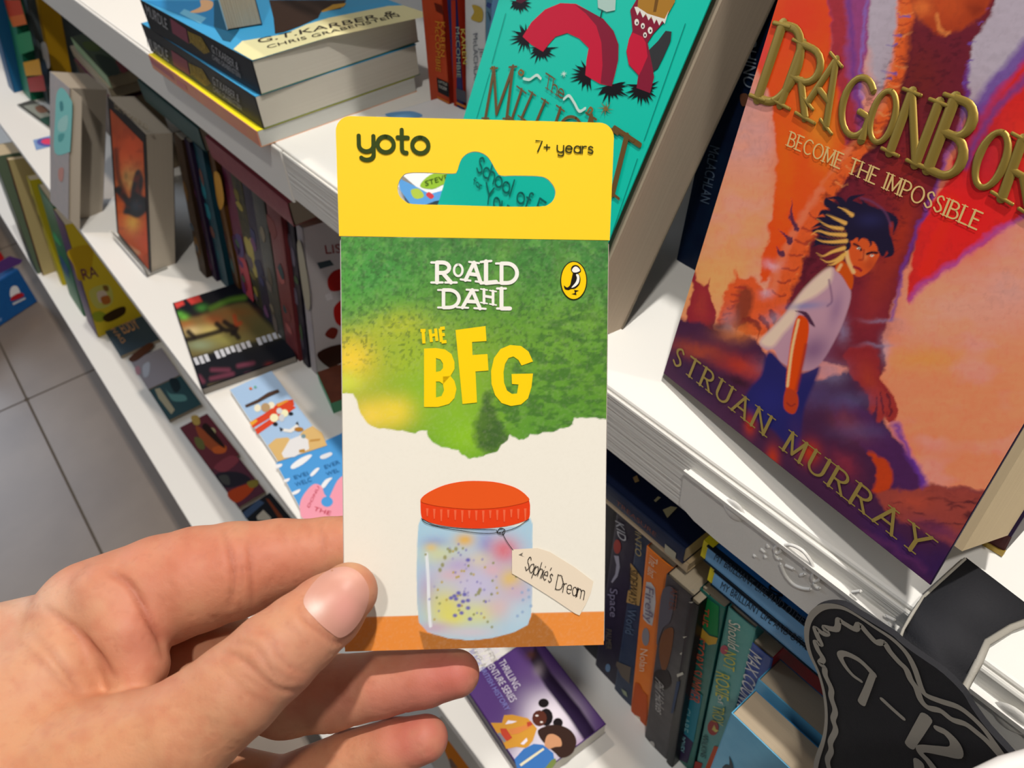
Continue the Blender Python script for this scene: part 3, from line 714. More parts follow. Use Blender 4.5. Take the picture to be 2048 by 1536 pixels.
def surface_nets(fn, lo, hi, step):
    nx, ny, nz = [int((b - a) / step) + 1 for a, b in zip(lo, hi)]
    gx, gy, gz = [lo[i] + step * np.arange(n) for i, n in enumerate((nx, ny, nz))]
    D = np.empty((nx, ny, nz), np.float32)
    c = 5; cc = np.stack(np.meshgrid(*[g[c // 2::c] for g in (np.r_[gx, gx[-1] + step * np.arange(1, c)], np.r_[gy, gy[-1] + step * np.arange(1, c)], np.r_[gz, gz[-1] + step * np.arange(1, c)])], indexing='ij'), -1)
    Dc = fn(cc.reshape(-1, 3)).reshape(cc.shape[:3])           # coarse pass, then only the cells near the skin
    D[:] = np.repeat(np.repeat(np.repeat(Dc, c, 0), c, 1), c, 2)[:nx, :ny, :nz]
    near = np.argwhere(np.abs(D) < step * c * 1.25)
    D[tuple(near.T)] = fn(near * step + np.array(lo))
    S = D < 0
    cube = sum(S[a:nx - 1 + a, b:ny - 1 + b, c:nz - 1 + c].astype(np.int8) for a in (0, 1) for b in (0, 1) for c in (0, 1))
    act = (cube > 0) & (cube < 8); idx = -np.ones(act.shape, int); cells = np.argwhere(act); idx[act] = np.arange(len(cells))
    acc = np.zeros((len(cells), 3)); cnt = np.zeros(len(cells))
    offs = [(a, b, c) for a in (0, 1) for b in (0, 1) for c in (0, 1)]
    for i, o in enumerate(offs):
        for ax in range(3):
            if o[ax]: continue
            q = list(o); q[ax] = 1
            d0 = D[tuple((cells + o).T)]; d1 = D[tuple((cells + q).T)]; m = (d0 < 0) != (d1 < 0)
            t = np.where(m, d0 / np.where(m, d0 - d1, 1), 0)
            p = np.tile(np.array(o, float), (len(cells), 1)); p[:, ax] += t
            acc[m] += p[m]; cnt[m] += 1
    V = (cells + acc / cnt[:, None]) * step + np.array(lo)
    F = []
    for ax in range(3):
        b, c = (ax + 1) % 3, (ax + 2) % 3
        sl0 = [slice(None)] * 3; sl1 = [slice(None)] * 3; sl0[ax] = slice(0, -1); sl1[ax] = slice(1, None)
        e = np.argwhere(S[tuple(sl0)] != S[tuple(sl1)]); e = e[(e[:, b] > 0) & (e[:, c] > 0) & (e[:, b] < D.shape[b] - 1) & (e[:, c] < D.shape[c] - 1)]
        db = np.eye(3, dtype=int)[b]; dc = np.eye(3, dtype=int)[c]
        q = [idx[tuple((e - x).T)] for x in (0 * db, db, db + dc, dc)]
        f = np.stack(q, 1); flip = ~S[tuple(e.T)]; f[flip] = f[flip][:, ::-1]; F.append(f)
    F = np.concatenate(F); F = F[(F >= 0).all(1)]
    return V, F
def grad(fn, P, e=2e-4):
    g = np.stack([fn(P + d) - fn(P - d) for d in np.eye(3) * e], 1); return g / (np.linalg.norm(g, axis=1)[:, None] + 1e-12)
HV, HF = surface_nets(hand_sdf, (-0.262, 0.028, 0.140), (0.002, 0.232, 0.286), 0.0009)
for _ in range(2): HV = HV - grad(hand_sdf, HV) * (hand_sdf(HV) * 0.9)[:, None]
HN = grad(hand_sdf, HV)
hx = CX + FL * HV[:, 0] / HV[:, 2]; hy = CY + FL * HV[:, 1] / HV[:, 2]
front = np.clip(-HN[:, 2] * 3, 0, 1)
def crease(P, width, depth):
    P = smooth_path(P, 5); best = np.full(len(hx), 1e9); tt = np.zeros(len(hx)); n = len(P) - 1
    for i in range(n):
        A, B = P[i], P[i + 1]; e = B - A; t = np.clip(((hx - A[0]) * e[0] + (hy - A[1]) * e[1]) / (e.dot(e) + 1e-9), 0, 1)
        d = np.hypot(hx - A[0] - t * e[0], hy - A[1] - t * e[1]); m = d < best; best[m] = d[m]; tt[m] = (i + t[m]) / n
    return depth * np.exp(-(best / width) ** 2) * np.sin(np.pi * np.clip(tt * .9 + .05, 0, 1)) ** .5
dz_ = np.zeros(len(hx)); cr_tot = np.zeros(len(hx))
near = HV[:, 2] < 0.2005
thumbv = np.clip((0.186 - HV[:, 2]) / 0.004, 0, 1)
for P, wd, dp, msk in (([(447, 1059), (462, 1105), (468, 1147), (464, 1190), (456, 1215)], 6, .0007, 1 - thumbv), ([(482, 1105), (484, 1153), (480, 1190)], 4, .0003, 1 - thumbv), ([(498, 1080), (503, 1150), (506, 1210)], 5, .0005, 1 - thumbv),
                       ([(641, 1045), (646, 1080), (648, 1120)], 5, .0005, 1 - thumbv), ([(618, 1050), (622, 1090)], 4, .0002, 1 - thumbv), ([(560, 1050), (575, 1100)], 4, .00015, 1 - thumbv),
                       ([(223, 1147), (245, 1158), (262, 1175), (278, 1200), (300, 1240), (322, 1280), (330, 1312)], 8, .0012, 1.0), ([(94, 1217), (147, 1258), (196, 1311), (225, 1352)], 8, .0009, 1.0),
                       ([(60, 1262), (110, 1310), (160, 1380), (200, 1410)], 9, .0005, 1.0), ([(60, 1300), (120, 1365), (170, 1402)], 7, .0004, 1.0),
                       ([(450, 1305), (482, 1318), (524, 1354), (559, 1380), (612, 1384)], 6, .0006, thumbv), ([(470, 1285), (505, 1290), (528, 1318), (548, 1348), (580, 1362)], 5, .0004, thumbv), ([(520, 1262), (545, 1275), (552, 1300), (575, 1330), (612, 1345)], 5, .0004, thumbv),
                       ([(565, 1250), (590, 1262), (606, 1285)], 4, .0003, thumbv), ([(480, 1345), (520, 1372), (560, 1396)], 5, .0003, thumbv), ([(440, 1330), (480, 1372), (530, 1410)], 6, .0002, thumbv),
                       ([(598, 1215), (612, 1238), (640, 1262), (676, 1286), (706, 1266), (728, 1236)], 6, .0006, thumbv)):
    c = crease(P, wd, dp) * msk * front; dz_ += c; cr_tot += c
rn = np.abs(Paint(hx, hy, '#000000').noise(30, 12, 2, 1.0, 1.6) - .5); fine = np.exp(-(rn / .018) ** 2) * front; dz_ += .00016 * fine; cr_tot += .00022 * fine
HV2 = HV - HN * dz_[:, None]
# skin colouring: warmer at the tips and folds
sk = Paint(hx, hy, '#e6a07a')
for b in ((900, 1350, 90, 60, '#e08f80', .8), (850, 1480, 90, 60, '#e0887c', .8), (560, 1110, 150, 60, '#e79c80', .6), (300, 1170, 150, 70, '#eba98a', .5), (280, 1290, 60, 80, '#dd9079', .7), (90, 1200, 90, 50, '#f0bfa0', .6), (60, 1340, 140, 110, '#eab692', .5),
          (480, 1400, 150, 110, '#dba07c', .5), (560, 1330, 60, 50, '#e5ab8c', .5), (650, 1280, 60, 40, '#e3a186', .5), (300, 1500, 250, 80, '#e6a883', .5), (690, 1130, 40, 18, '#edc58d', .7), (690, 1190, 60, 60, '#e7a691', .5), (720, 1400, 220, 60, '#d98673', .6), (850, 1400, 120, 110, '#d77f70', .5), (420, 1120, 280, 80, '#df866a', .75), (900, 1350, 70, 50, '#db7468', .7), (850, 1480, 70, 50, '#d96f64', .7), (280, 1250, 90, 110, '#df8a70', .5), (40, 1190, 90, 40, '#f1c4ac', .7), (140, 1480, 260, 90, '#e3a271', .5), (560, 1300, 120, 70, '#d8977a', .5)): sk.blob(*b)  # pale blob by the knuckle is a highlight painted into the skin
sk.mix(np.clip((sk.noise(26, 3, 3) - .45) * 3, 0, 1), '#cf7558', .34)
sk.mix(np.clip((sk.noise(40, 5, 3) - .5) * 3, 0, 1), '#e8b48c', .30)
sk.mix(np.clip(cr_tot / .0009, 0, 1), '#b5624c', .55)
SKIN = mat('skin', attr='Col', rough=0.55, spec=0.28, sss=0.22, bump=((1500, 1500, 1500), 0.16, 0.0004))
def cam_to_world(P): return CAM + P @ RM.T
root_pt = cam_to_world(hp((-280, 1620, .1950, 1))[0][None])[0]
hand = thing('hand', 'left hand gripping the card pack between thumb and fingers, palm towards the viewer', 'hand', Matrix.Translation(root_pt))
meshobj('skin', cam_to_world(HV2) - root_pt, HF[:, ::-1], SKIN, hand, True, cols=sk.C * 0.71)
# thumb nail: a thin curved plate lying on the skin
def on_skin(Q):
    Q = np.asarray(Q, float); P = np.stack([(Q[:, 0] - CX) / FL, (Q[:, 1] - CY) / FL, np.ones(len(Q))], 1); t = np.full(len(Q), 0.150)
    for _ in range(45): t += np.maximum(hand_sdf(P * t[:, None]), 0) * 0.85
    return P * t[:, None]
# nail axes: along the thumb from cuticle to tip, and across it
NP = [(607, 1207), (621, 1174), (652, 1144), (688, 1134), (716, 1144), (735, 1170), (737, 1198), (727, 1228), (708, 1257), (681, 1275), (658, 1263), (632, 1240)]
NPs = smooth_path(NP, 4, True); cN = NPs.mean(0); V = []; F = []; m_ = len(NPs); rings = 7
for k in range(rings + 1):
    s = 1 - k / rings
    S = on_skin(cN + (NPs - cN) * s); V += list(S + grad(hand_sdf, S) * (0.00012 + 0.00030 * (1 - s ** 3)))
for k in range(rings):
    for i in range(m_): F.append((k * m_ + i, (k + 1) * m_ + i, (k + 1) * m_ + (i + 1) % m_, k * m_ + (i + 1) % m_))
NV = np.array(V); npx = CX + FL * NV[:, 0] / NV[:, 2]; npy = CY + FL * NV[:, 1] / NV[:, 2]
nk = Paint(npx, npy, '#cb9382'); nk.blob(628, 1215, 22, 20, '#e6cabf', .9); nk.blob(700, 1150, 40, 14, '#ecb7a8', .6); nk.blob(690, 1215, 30, 40, '#dc9690', .5)
nail = meshobj('thumb_nail', cam_to_world(NV) - root_pt, F, mat('nail', attr='Col', rough=0.45, spec=0.35, coat=0.0), hand, True, cols=nk.C * .95)
nail['label'] = 'pink thumb nail'

# ---------------------------------------------------------------- placing books
def stand(bl, br, tl, z, h=None):
    """frame of an upright face: two foot corners on a shelf; its left edge leans just enough to pass the sight line of tl"""
    O = at_z(*bl, z); B = at_z(*br, z); q = ray(*tl); n_ = nrm(np.cross(O - CAM, q)); Z = np.array([0, 0, 1.0])
    V = nrm(Z - n_ * n_.dot(Z)); U = B - O; w = float(np.linalg.norm(U))
    fr = Frame(O, U, V); fr = Frame(O, nrm(U), V)
    fr = Frame(O, U - V * U.dot(V), V)
    if h is None:                                # head where the sight line meets the edge
        A2 = np.stack([V, -q], 1); fr.h = float(np.linalg.lstsq(A2, CAM - O, rcond=None)[0][0])
    else: fr.h = h
    return fr, w
def stand_x(bl, br, tl, z, h):
    """like stand, for spines kept square to the shelf"""
    fr, w = stand(bl, br, tl, z, h); t = max(at_z(*br, z)[0] - at_z(*bl, z)[0] - 0.0006, 0.005)
    V = fr.V; U = np.array([1.0, 0, 0]); f2 = Frame(fr.O, U - V * U.dot(V), V); f2.h = h; return f2, float(t)
def flat(c0, cu, cv, z):
    """frame of a face lying at height z: corner, corner along u, corner along v"""
    O = at_z(*c0, z); U = at_z(*cu, z) - O; V = at_z(*cv, z) - O
    Vn = nrm(V); Un = U - Vn * U.dot(Vn); fr = Frame(O, Un, V); return fr, float(np.linalg.norm(Un)), float(np.linalg.norm(V))
def patches(parent, fr, frp, items, name='cover_art', w0=0.0002, dw=0.00002):
    """flat printed shapes given by (colour, outline); later shapes lie on top"""
    by = {}
    for k, it in enumerate(items):
        col, P = it[0], np.array(it[1], float); w = w0 + dw * k
        if len(it) > 2 and it[2]: P = smooth_path(P, 4, True)
        by.setdefault(col, MB()).poly(fr.uv(P, w), w)
    for col, mb in by.items(): build_on(mb, name, ink(col), parent, fr, frp)
def letters(parent, fr, frp, col, items, name='cover_lettering', w=0.0006, font=True, **k):
    for s, a, b, c in items:
        mb = MB(); q = fr.uv(np.array([a, b, c], float), w)
        if font: font_text(mb, s, *q, w=w)
        else: stroke_text(mb, s, *q, w=w, **k)
        build_on(mb, name, ink(col), parent, fr, frp)

# ---- fantasy paperback with the gold title
FD = bookframe(-0.14775547, 0.1891792, ZA + 0.00425938, -0.22906533, 0.3107913, 0.1300074)
dw_, dh_, dt_, dop = 0.129, 0.198, 0.026, 0.075
drag = thing('paperback', 'paperback with a red dragon, a child and a gold embossed title on its cover', 'book', FD.M)
DK = laminate('#2a1f3c')
MB().box((0, 0, -0.0006), (dw_, dh_, 0)).build('front_cover', DK, drag)
def rotd(mb):
    mb.V = [(x, y, z - x * math.sin(dop)) for x, y, z in mb.V]; return mb
rotd(MB().box((0.0004, 0.0095, -dt_ + 0.0005), (dw_ - 0.001, dh_, -0.0008))).build('page_block', mat('page_edges_warm', '#e3cda8', 0.9, 0.1, noise=((4, 4, 5200), 0.25, '#c4ab84'), bump=((3, 3, 4200), 0.25, 0.0003)), drag)
rotd(MB().box((0, 0.0095, -dt_), (dw_, dh_, -dt_ + 0.0005))).build('back_cover', DK, drag)
rotd(MB().box((-0.0005, 0.0095, -dt_), (0, dh_, -0.0006))).build('spine', DK, drag)
def dragon_paint(X, Y):
    p = Paint(X, Y, '#ec8f70'); X0_, Y0_ = X, Y
    p.X = X + (p.noise(22, 91, 2) - .5) * 12 + (p.noise(6, 92, 2) - .5) * 5; p.Y = Y + (p.noise(22, 93, 2) - .5) * 12 + (p.noise(6, 94, 2) - .5) * 5     # painterly edges
    # evening sky
    p.blob(1480, 270, 110, 150, '#cf9a92', .95); p.blob(1460, 420, 120, 90, '#e9a074', .8); p.blob(1420, 560, 120, 90, '#eba66f', .9)
    p.blob(1900, 620, 160, 80, '#dda08c', .9); p.blob(1950, 780, 200, 90, '#f0906c', .9); p.blob(1880, 900, 160, 90, '#f08a68', .9); p.blob(2030, 560, 90, 80, '#cf9f98', .8); p.blob(1850, 720, 90, 26, '#f09a55', .6)
    p.mix(np.clip((p.noise(70, 51, 3, 1, 1.8) - .5) * 4, 0, 1), '#f29b74', .4); p.mix(np.clip((p.noise(90, 53, 3, 1, 1.8) - .52) * 4, 0, 1), '#c99aa0', .35)
    p.poly([(1700, -200), (2300, -200), (2300, 120), (2040, 180), (1960, 220), (1880, 240), (1770, 200), (1735, 120)], '#b7abb6', 14)
    # left wing: orange membrane and violet fold
    p.poly([(1545, -160), (1680, -160), (1668, 0), (1665, 100), (1690, 200), (1712, 280), (1695, 335), (1655, 400), (1610, 460), (1575, 520), (1520, 565), (1536, 470), (1550, 390), (1553, 310), (1543, 205), (1512, 135), (1528, 60)], '#ef5a3a', 3, wob=2)
    p.blob(1600, 40, 60, 70, '#f24a3c', .8); p.blob(1640, 240, 40, 110, '#f08a46', .85, -10); p.blob(1570, 320, 26, 120, '#f2703c', .6); p.blob(1625, 420, 40, 60, '#e9603c', .7); p.blob(1525, 100, 14, 50, '#ee4f55', .7)
    p.poly([(1655, -160), (1760, -160), (1742, 0), (1735, 80), (1728, 150), (1722, 215), (1735, 260), (1690, 290), (1700, 230), (1680, 160), (1666, 90)], '#95497a', 3)
    p.poly([(1655, -100), (1690, -60), (1690, 60), (1692, 150), (1715, 240), (1695, 300), (1680, 200), (1664, 100)], '#a23a42', 5); p.line([(1735, 0), (1722, 120), (1725, 200)], '#8a6fb6', 3, 3, .8); p.line([(1700, 0), (1705, 120), (1722, 230)], '#6d3f86', 5, 4, .7)
    # right wing
    p.poly([(2300, -100), (2300, 420), (2100, 420), (2040, 437), (1990, 470), (1920, 520), (1850, 570), (1815, 600), (1842, 440), (1895, 360), (1940, 240), (2000, 170), (2100, 60)], '#cf3a38', 3, wob=2)
    p.blob(2040, 290, 80, 60, '#e2483c', .8); p.blob(1960, 300, 60, 90, '#9a2c3c', .7); p.blob(1930, 430, 70, 80, '#e83a3a', .9); p.line([(2060, 90), (1990, 170), (1945, 230)], '#6d4a94', 14, 8, .9); p.line([(2060, 150), (1980, 230), (1930, 330)], '#70407f', 8, 6, .8); p.line([(2060, 430), (1990, 465), (1920, 517), (1850, 566), (1822, 598)], '#b0508e', 6, 5, .9); p.line([(1905, 400), (1880, 470), (1850, 540)], '#e94038', 12, 8, .7)
    # neck and body
    p.poly([(1830, -150), (2010, -150), (1990, 10), (1955, 70), (1940, 110), (1933, 140), (1937, 180), (1915, 250), (1880, 350), (1848, 435), (1822, 517), (1790, 580), (1775, 640), (1765, 690), (1770, 740), (1745, 760), (1700, 740), (1640, 720), (1560, 700), (1545, 640), (1560, 560), (1592, 470), (1640, 380), (1700, 300), (1750, 248), (1782, 157), (1808, 0)], '#6a2531', 3, wob=2)
    p.blob(1840, 160, 60, 90, '#6f2a26', .8); p.blob(1800, 350, 60, 90, '#8a2e28', .8, 20); p.blob(1745, 480, 60, 90, '#7c2a30', .7); p.blob(1800, 470, 26, 90, '#a83c2c', .8, 18); p.blob(1740, 620, 50, 70, '#86303a', .8); p.blob(1650, 460, 40, 70, '#54202e', .7, 30); p.blob(1760, 560, 30, 90, '#9a3a2e', .6, 18)
    p.line([(1808, -40), (1795, 90), (1780, 160), (1752, 240), (1700, 300), (1650, 370)], '#ee7f5c', 9, 5, .95); p.line([(1812, 0), (1800, 90)], '#f2a070', 5, 4, .8); p.line([(1935, 130), (1925, 230), (1880, 350), (1840, 450), (1800, 560), (1782, 640)], '#6d3f94', 3.5, 4, .8)
    p.poly([(1806, -60), (1826, 10), (1816, 120), (1798, 200), (1765, 268), (1715, 325), (1675, 385), (1645, 440), (1612, 510), (1592, 570), (1562, 610), (1540, 575), (1566, 505), (1598, 440), (1640, 375), (1700, 300), (1750, 246), (1782, 157), (1800, 0)], '#e2693f', 4, .9)
    for k in range(34):
        t = k / 33; q_ = smooth_path([(1812, -20), (1798, 150), (1735, 290), (1655, 405), (1600, 500), (1562, 590)], 8); c_ = q_[int(t * (len(q_) - 1))]; p.line([(c_[0] - 13, c_[1] - 1), (c_[0], c_[1] + 5), (c_[0] + 14, c_[1] + 1)], '#9c3a2c' if k % 2 else '#f09a66', 1.8, 1.6, .65)
    p.line([(1822, 60), (1808, 170), (1775, 262), (1725, 325), (1680, 392), (1640, 470), (1606, 560)], '#4a1a26', 4, 5, .7)
    for k, (x, y) in enumerate(((1795, 70), (1784, 88), (1778, 145), (1772, 155), (1806, 30))): p.line([(x + 10, y + 2), (x, y + 3), (x - 12, y - 3)], '#6d5aa0', 3, 1.5, .9, True)
    for x, y in ((1975, 20), (1962, 50), (1948, 90), (1940, 120), (1936, 170)): p.line([(x - 6, y), (x + 8, y - 6)], '#6d4a94', 3, 1.5, .9, True)
    p.poly([(1815, -150), (2030, -150), (1985, -5), (1968, 28), (1920, 62), (1885, 72), (1862, 62), (1848, 40), (1828, 15)], '#a8452e', 4, wob=3); p.blob(1900, 10, 50, 30, '#c65a38', .7); p.blob(1950, 20, 20, 20, '#70281f', .6); p.blob(1840, 15, 20, 20, '#e07a4a', .8); p.line([(1870, 30), (1878, 58), (1895, 68)], '#e08a55', 4, 3, .8)
    p.mix(np.clip((p.noise(10, 61, 2, 1, 2) - .55) * 5, 0, 1) * np.clip(.5 - p.sdf([(1800, 60), (1930, 60), (1900, 260), (1780, 520), (1600, 640), (1600, 480)]) / 20, 0, 1), '#3f1722', .45)
    # scaly arm at the left
    p.poly([(1632, 400), (1652, 420), (1625, 470), (1602, 520), (1580, 590), (1566, 630), (1535, 668), (1500, 655), (1524, 600), (1545, 540), (1575, 470), (1605, 425)], '#d9623f', 4, wob=4)
    p.line([(1640, 380), (1600, 440), (1560, 530), (1545, 580)], '#e77f62', 8, 5, .7)
    for P in ([(1594, 455), (1582, 430), (1580, 395)], [(1580, 480), (1566, 470), (1558, 456)], [(1565, 508), (1556, 502), (1552, 492)]): p.line(P, '#4c2a44', 6, 1.5, .95, True)
    for k in range(9):
        t = k / 8; x = 1632 - 100 * t; y = 430 + 210 * t; p.line([(x - 14, y - 2), (x, y + 6), (x + 12, y + 2)], '#8f3430', 2.2, 1.5, .7)
    # tail loop and fin
    p.poly([(1372, 640), (1385, 575), (1391, 530), (1396, 566), (1406, 573), (1420, 560), (1415, 580), (1428, 606), (1434, 640), (1430, 665), (1380, 660)], '#8c2e38', 2, sm=False); p.blob(1402, 610, 16, 40, '#a8443c', .6)
    p.poly([(1438, 650), (1446, 600), (1456, 575), (1468, 560), (1464, 540), (1474, 556), (1500, 556), (1520, 572), (1532, 600), (1548, 592), (1562, 610), (1545, 650), (1520, 672), (1490, 668), (1462, 650)], '#d8603f', 3, wob=2)
    p.poly([(1470, 650), (1472, 600), (1486, 575), (1500, 582), (1505, 612), (1495, 650)], '#8a4030', 6); 
    for k in range(7): p.line([(1442 + 6 * k, 640 - 12 * k if k < 5 else 575), (1456 + 6 * k, 636 - 11 * k if k < 5 else 578)], '#9c3a34', 2, 1.4, .7)
    for P in ([(1500, 640), (1516, 655), (1512, 680)], [(1520, 636), (1534, 655), (1528, 684)], [(1540, 628), (1550, 648), (1545, 676)], [(1488, 640), (1476, 650), (1470, 668)]): p.line(P, '#7a2a2a', 6, 2, .95, True)
    # ground
    p.poly([(1300, 680), (1350, 636), (1400, 650), (1440, 662), (1500, 672), (1545, 720), (1620, 760), (1700, 740), (1740, 750), (1780, 860), (1840, 940), (1852, 972), (1900, 972), (2000, 985), (2060, 1000), (1900, 1230), (1300, 760)], '#43243f', 4)
    p.blob(1470, 665, 40, 20, '#d07a48', .8); p.blob(1440, 655, 26, 12, '#2f1a2c', .8); p.blob(1395, 700, 60, 18, '#9c4838', .9, 12); p.blob(1490, 735, 60, 22, '#b24030', .9, 20); p.blob(1480, 765, 30, 9, '#2a1522', .9, 15); p.blob(1400, 760, 60, 30, '#2e1c3a', .8, 35); p.blob(1560, 790, 70, 30, '#7a3038', .6)
    p.poly([(1752, 984), (1800, 975), (1850, 970), (1900, 972), (1960, 980), (2040, 990), (1990, 1060), (1940, 1100), (1850, 1060), (1780, 1030)], '#94463f', 5); p.mix(np.clip((p.noise(20, 71, 3, .5, 2) - .5) * 5, 0, 1) * np.clip(.5 - p.sdf([(1760, 990), (2000, 985), (1960, 1080), (1850, 1060)]) / 20, 0, 1), '#3d1d26', .8)
    p.blob(1830, 1000, 40, 16, '#b05040', .7, 10); p.blob(1880, 1060, 60, 16, '#6b3452', .8, 20); p.blob(1790, 1090, 90, 22, '#33205a', .6, 38); p.blob(1600, 1000, 120, 30, '#2e1a34', .7, 38); p.blob(1880, 1130, 50, 40, '#2d1d4c', .7); p.line([(1700, 1060), (1770, 1085), (1850, 1140)], '#5c2f58', 6, 6, .6)
    # hind leg, tail and foot
    p.poly([(1690, 705), (1712, 690), (1740, 692), (1755, 705), (1758, 740), (1772, 770), (1786, 790), (1790, 815), (1782, 832), (1760, 826), (1738, 800), (1722, 770), (1700, 745)], '#8c3034', 3); p.blob(1740, 760, 20, 40, '#a84436', .7, -20); p.blob(1772, 808, 16, 18, '#7a2a30', .7)
    p.poly([(1738, 786), (1752, 778), (1772, 782), (1788, 796), (1792, 820), (1786, 842), (1776, 838), (1770, 822), (1764, 842), (1754, 838), (1750, 820), (1742, 830), (1734, 812)], '#9c3a36', 2)
    for a, b in (((1752, 790), (1750, 820)), ((1762, 785), (1764, 826)), ((1776, 788), (1778, 826))): p.line([a, b], '#54202c', 2, 1.4, .8)
    p.poly([(1660, 800), (1700, 800), (1750, 835), (1790, 880), (1826, 930), (1846, 968), (1790, 978), (1760, 930), (1720, 890), (1680, 860)], '#4a2750', 4); p.line([(1790, 850), (1820, 910), (1848, 966)], '#6a3c96', 7, 6, .85); p.blob(1700, 850, 50, 26, '#7a3c40', .8, 35)
    p.poly([(1735, 900), (1756, 910), (1778, 930), (1786, 955), (1776, 978), (1745, 985), (1752, 960), (1748, 930)], '#b6462f', 3); p.blob(1690, 930, 40, 22, '#8a3440', .7, 40)
    # smoke
    for b in ((1655, 745, 40, 26, '#8d86a6'), (1700, 800, 50, 20, '#5f5a80'), (1620, 790, 50, 30, '#4b4a78'), (1548, 735, 40, 20, '#86708c'), (1770, 700, 10, 30, '#a5a0bc'), (1685, 660, 14, 26, '#9a93b4'), (1545, 640, 22, 12, '#a39ab0'), (1458, 640, 16, 26, '#84808e'), (1760, 640, 34, 5, '#8f86a2'), (1755, 690, 36, 5, '#8f86a2'), (1545, 530, 18, 9, '#cfc4d8'), (1530, 590, 14, 10, '#c9bcd0'), (1720, 860, 60, 20, '#57507a')): p.blob(*b, .5)
    bs_ = 0.93 + .15 * p.noise(16, 95, 3, 1.0, 2.4); p.C = p.C * bs_[:, None]; p.mix(np.clip((p.noise(9, 96, 2, 2, .8) - .58) * 6, 0, 1), '#3a1626', .07)
    # the child
    p.X, p.Y = X0_, Y0_
    p.poly([(1538, 702), (1577, 738), (1606, 745), (1640, 735), (1612, 806), (1603, 850), (1596, 905), (1566, 882), (1545, 860), (1515, 842), (1489, 806), (1500, 776), (1522, 750)], '#26245c', 4); p.blob(1540, 800, 40, 40, '#2b2b70', .6); p.blob(1590, 860, 16, 40, '#3d2a5a', .6)
    for b in ((1500, 850, 12, 22), (1545, 915, 14, 26), (1620, 905, 22, 26)): p.blob(*b, '#b4402c', .85)
    p.poly([(1668, 536), (1648, 542), (1609, 577), (1572, 625), (1545, 655), (1519, 684), (1532, 700), (1548, 700), (1562, 724), (1600, 741), (1635, 733), (1668, 684), (1692, 630), (1702, 584), (1684, 552)], '#b8909e', 2)
    p.poly([(1664, 537), (1646, 543), (1608, 579), (1572, 626), (1545, 656), (1520, 684), (1544, 694), (1566, 668), (1590, 640), (1600, 610), (1634, 590), (1660, 566)], '#e6cbb4', 5, .9); p.blob(1628, 700, 40, 30, '#755476', .8, -40); p.blob(1672, 620, 14, 40, '#8f6c88', .7, 15); p.line([(1658, 560), (1664, 600), (1655, 612)], '#7d5a74', 2, 2, .8); p.blob(1610, 612, 40, 8, '#7a7da8', .7, -5)
    p.poly([(1590, 622), (1604, 628), (1617, 645), (1630, 654), (1624, 640), (1612, 624)], '#4a2a40', 1.5)
    p.poly([(1600, 630), (1618, 648), (1611, 705), (1597, 765), (1592, 786), (1572, 778), (1578, 708), (1588, 650)], '#cf4f2e', 1.5); p.line([(1597, 640), (1584, 700), (1575, 772)], '#f3bf8e', 2.6, 1.5, .95); p.line([(1612, 690), (1600, 750), (1593, 780)], '#8a3030', 3, 3, .7)
    p.poly([(1572, 778), (1592, 784), (1597, 806), (1590, 826), (1578, 826), (1567, 812)], '#b0432e', 1.5); p.line([(1574, 806), (1582, 812), (1590, 808)], '#7a2a2a', 1.4, 1.2, .8)
    p.poly([(1683, 520), (1706, 548), (1702, 580), (1684, 552), (1670, 538)], '#c4552f', 1.5); p.line([(1682, 530), (1676, 540)], '#f2c08a', 3, 2, .8)
    p.poly([(1690, 486), (1705, 470), (1735, 468), (1756, 482), (1762, 500), (1752, 524), (1738, 543), (1718, 554), (1703, 543), (1692, 518)], '#cf5c3a', 1.5); p.line([(1692, 494), (1696, 520), (1707, 544)], '#f4bb84', 4, 2, .9); p.blob(1740, 530, 14, 14, '#b04a34', .7); p.blob(1730, 512, 6, 10, '#e08a5c', .6)
    p.line([(1708, 488), (1716, 492), (1722, 500)], '#2c1420', 2.4, 1.2); p.line([(1734, 508), (1744, 505), (1754, 506)], '#2c1420', 2.4, 1.2); p.blob(1717, 497, 3.4, 2.4, '#f2e3d0', 1, p=4); p.blob(1744, 511, 3.6, 2.6, '#f2e3d0', 1, p=4); p.blob(1718, 497, 1.6, 1.8, '#2a1a2a', 1, p=4); p.blob(1744, 511, 1.6, 1.8, '#2a1a2a', 1, p=4)
    p.line([(1728, 500), (1726, 518), (1718, 520)], '#9a3a2c', 1.8, 1.4, .8); p.line([(1708, 534), (1717, 537), (1722, 541)], '#8a2430', 2.6, 1.3)
    for P in ([(1700, 440), (1680, 400), (1650, 396)], [(1710, 430), (1700, 400), (1730, 388)], [(1760, 430), (1790, 440), (1786, 470)], [(1690, 450), (1650, 425), (1636, 432)], [(1700, 470), (1650, 448), (1622, 456)], [(1772, 480), (1782, 505), (1768, 516)], [(1690, 490), (1650, 482), (1624, 494)]): p.line(P, '#201a30', 12, 1.4, 1, True)
    hair = [(1652, 396), (1672, 406), (1690, 412), (1706, 402), (1724, 408), (1722, 398), (1738, 410), (1758, 418), (1774, 432), (1784, 430), (1778, 450), (1780, 480), (1768, 512), (1758, 506), (1752, 488), (1738, 480), (1722, 476), (1702, 478), (1690, 494), (1676, 492), (1650, 490), (1628, 486), (1640, 470), (1622, 462), (1644, 450), (1632, 436), (1654, 432), (1660, 420), (1648, 410)]
    p.poly(hair, '#201a30', 1.5); p.blob(1740, 440, 30, 16, '#2c2a52', .7)
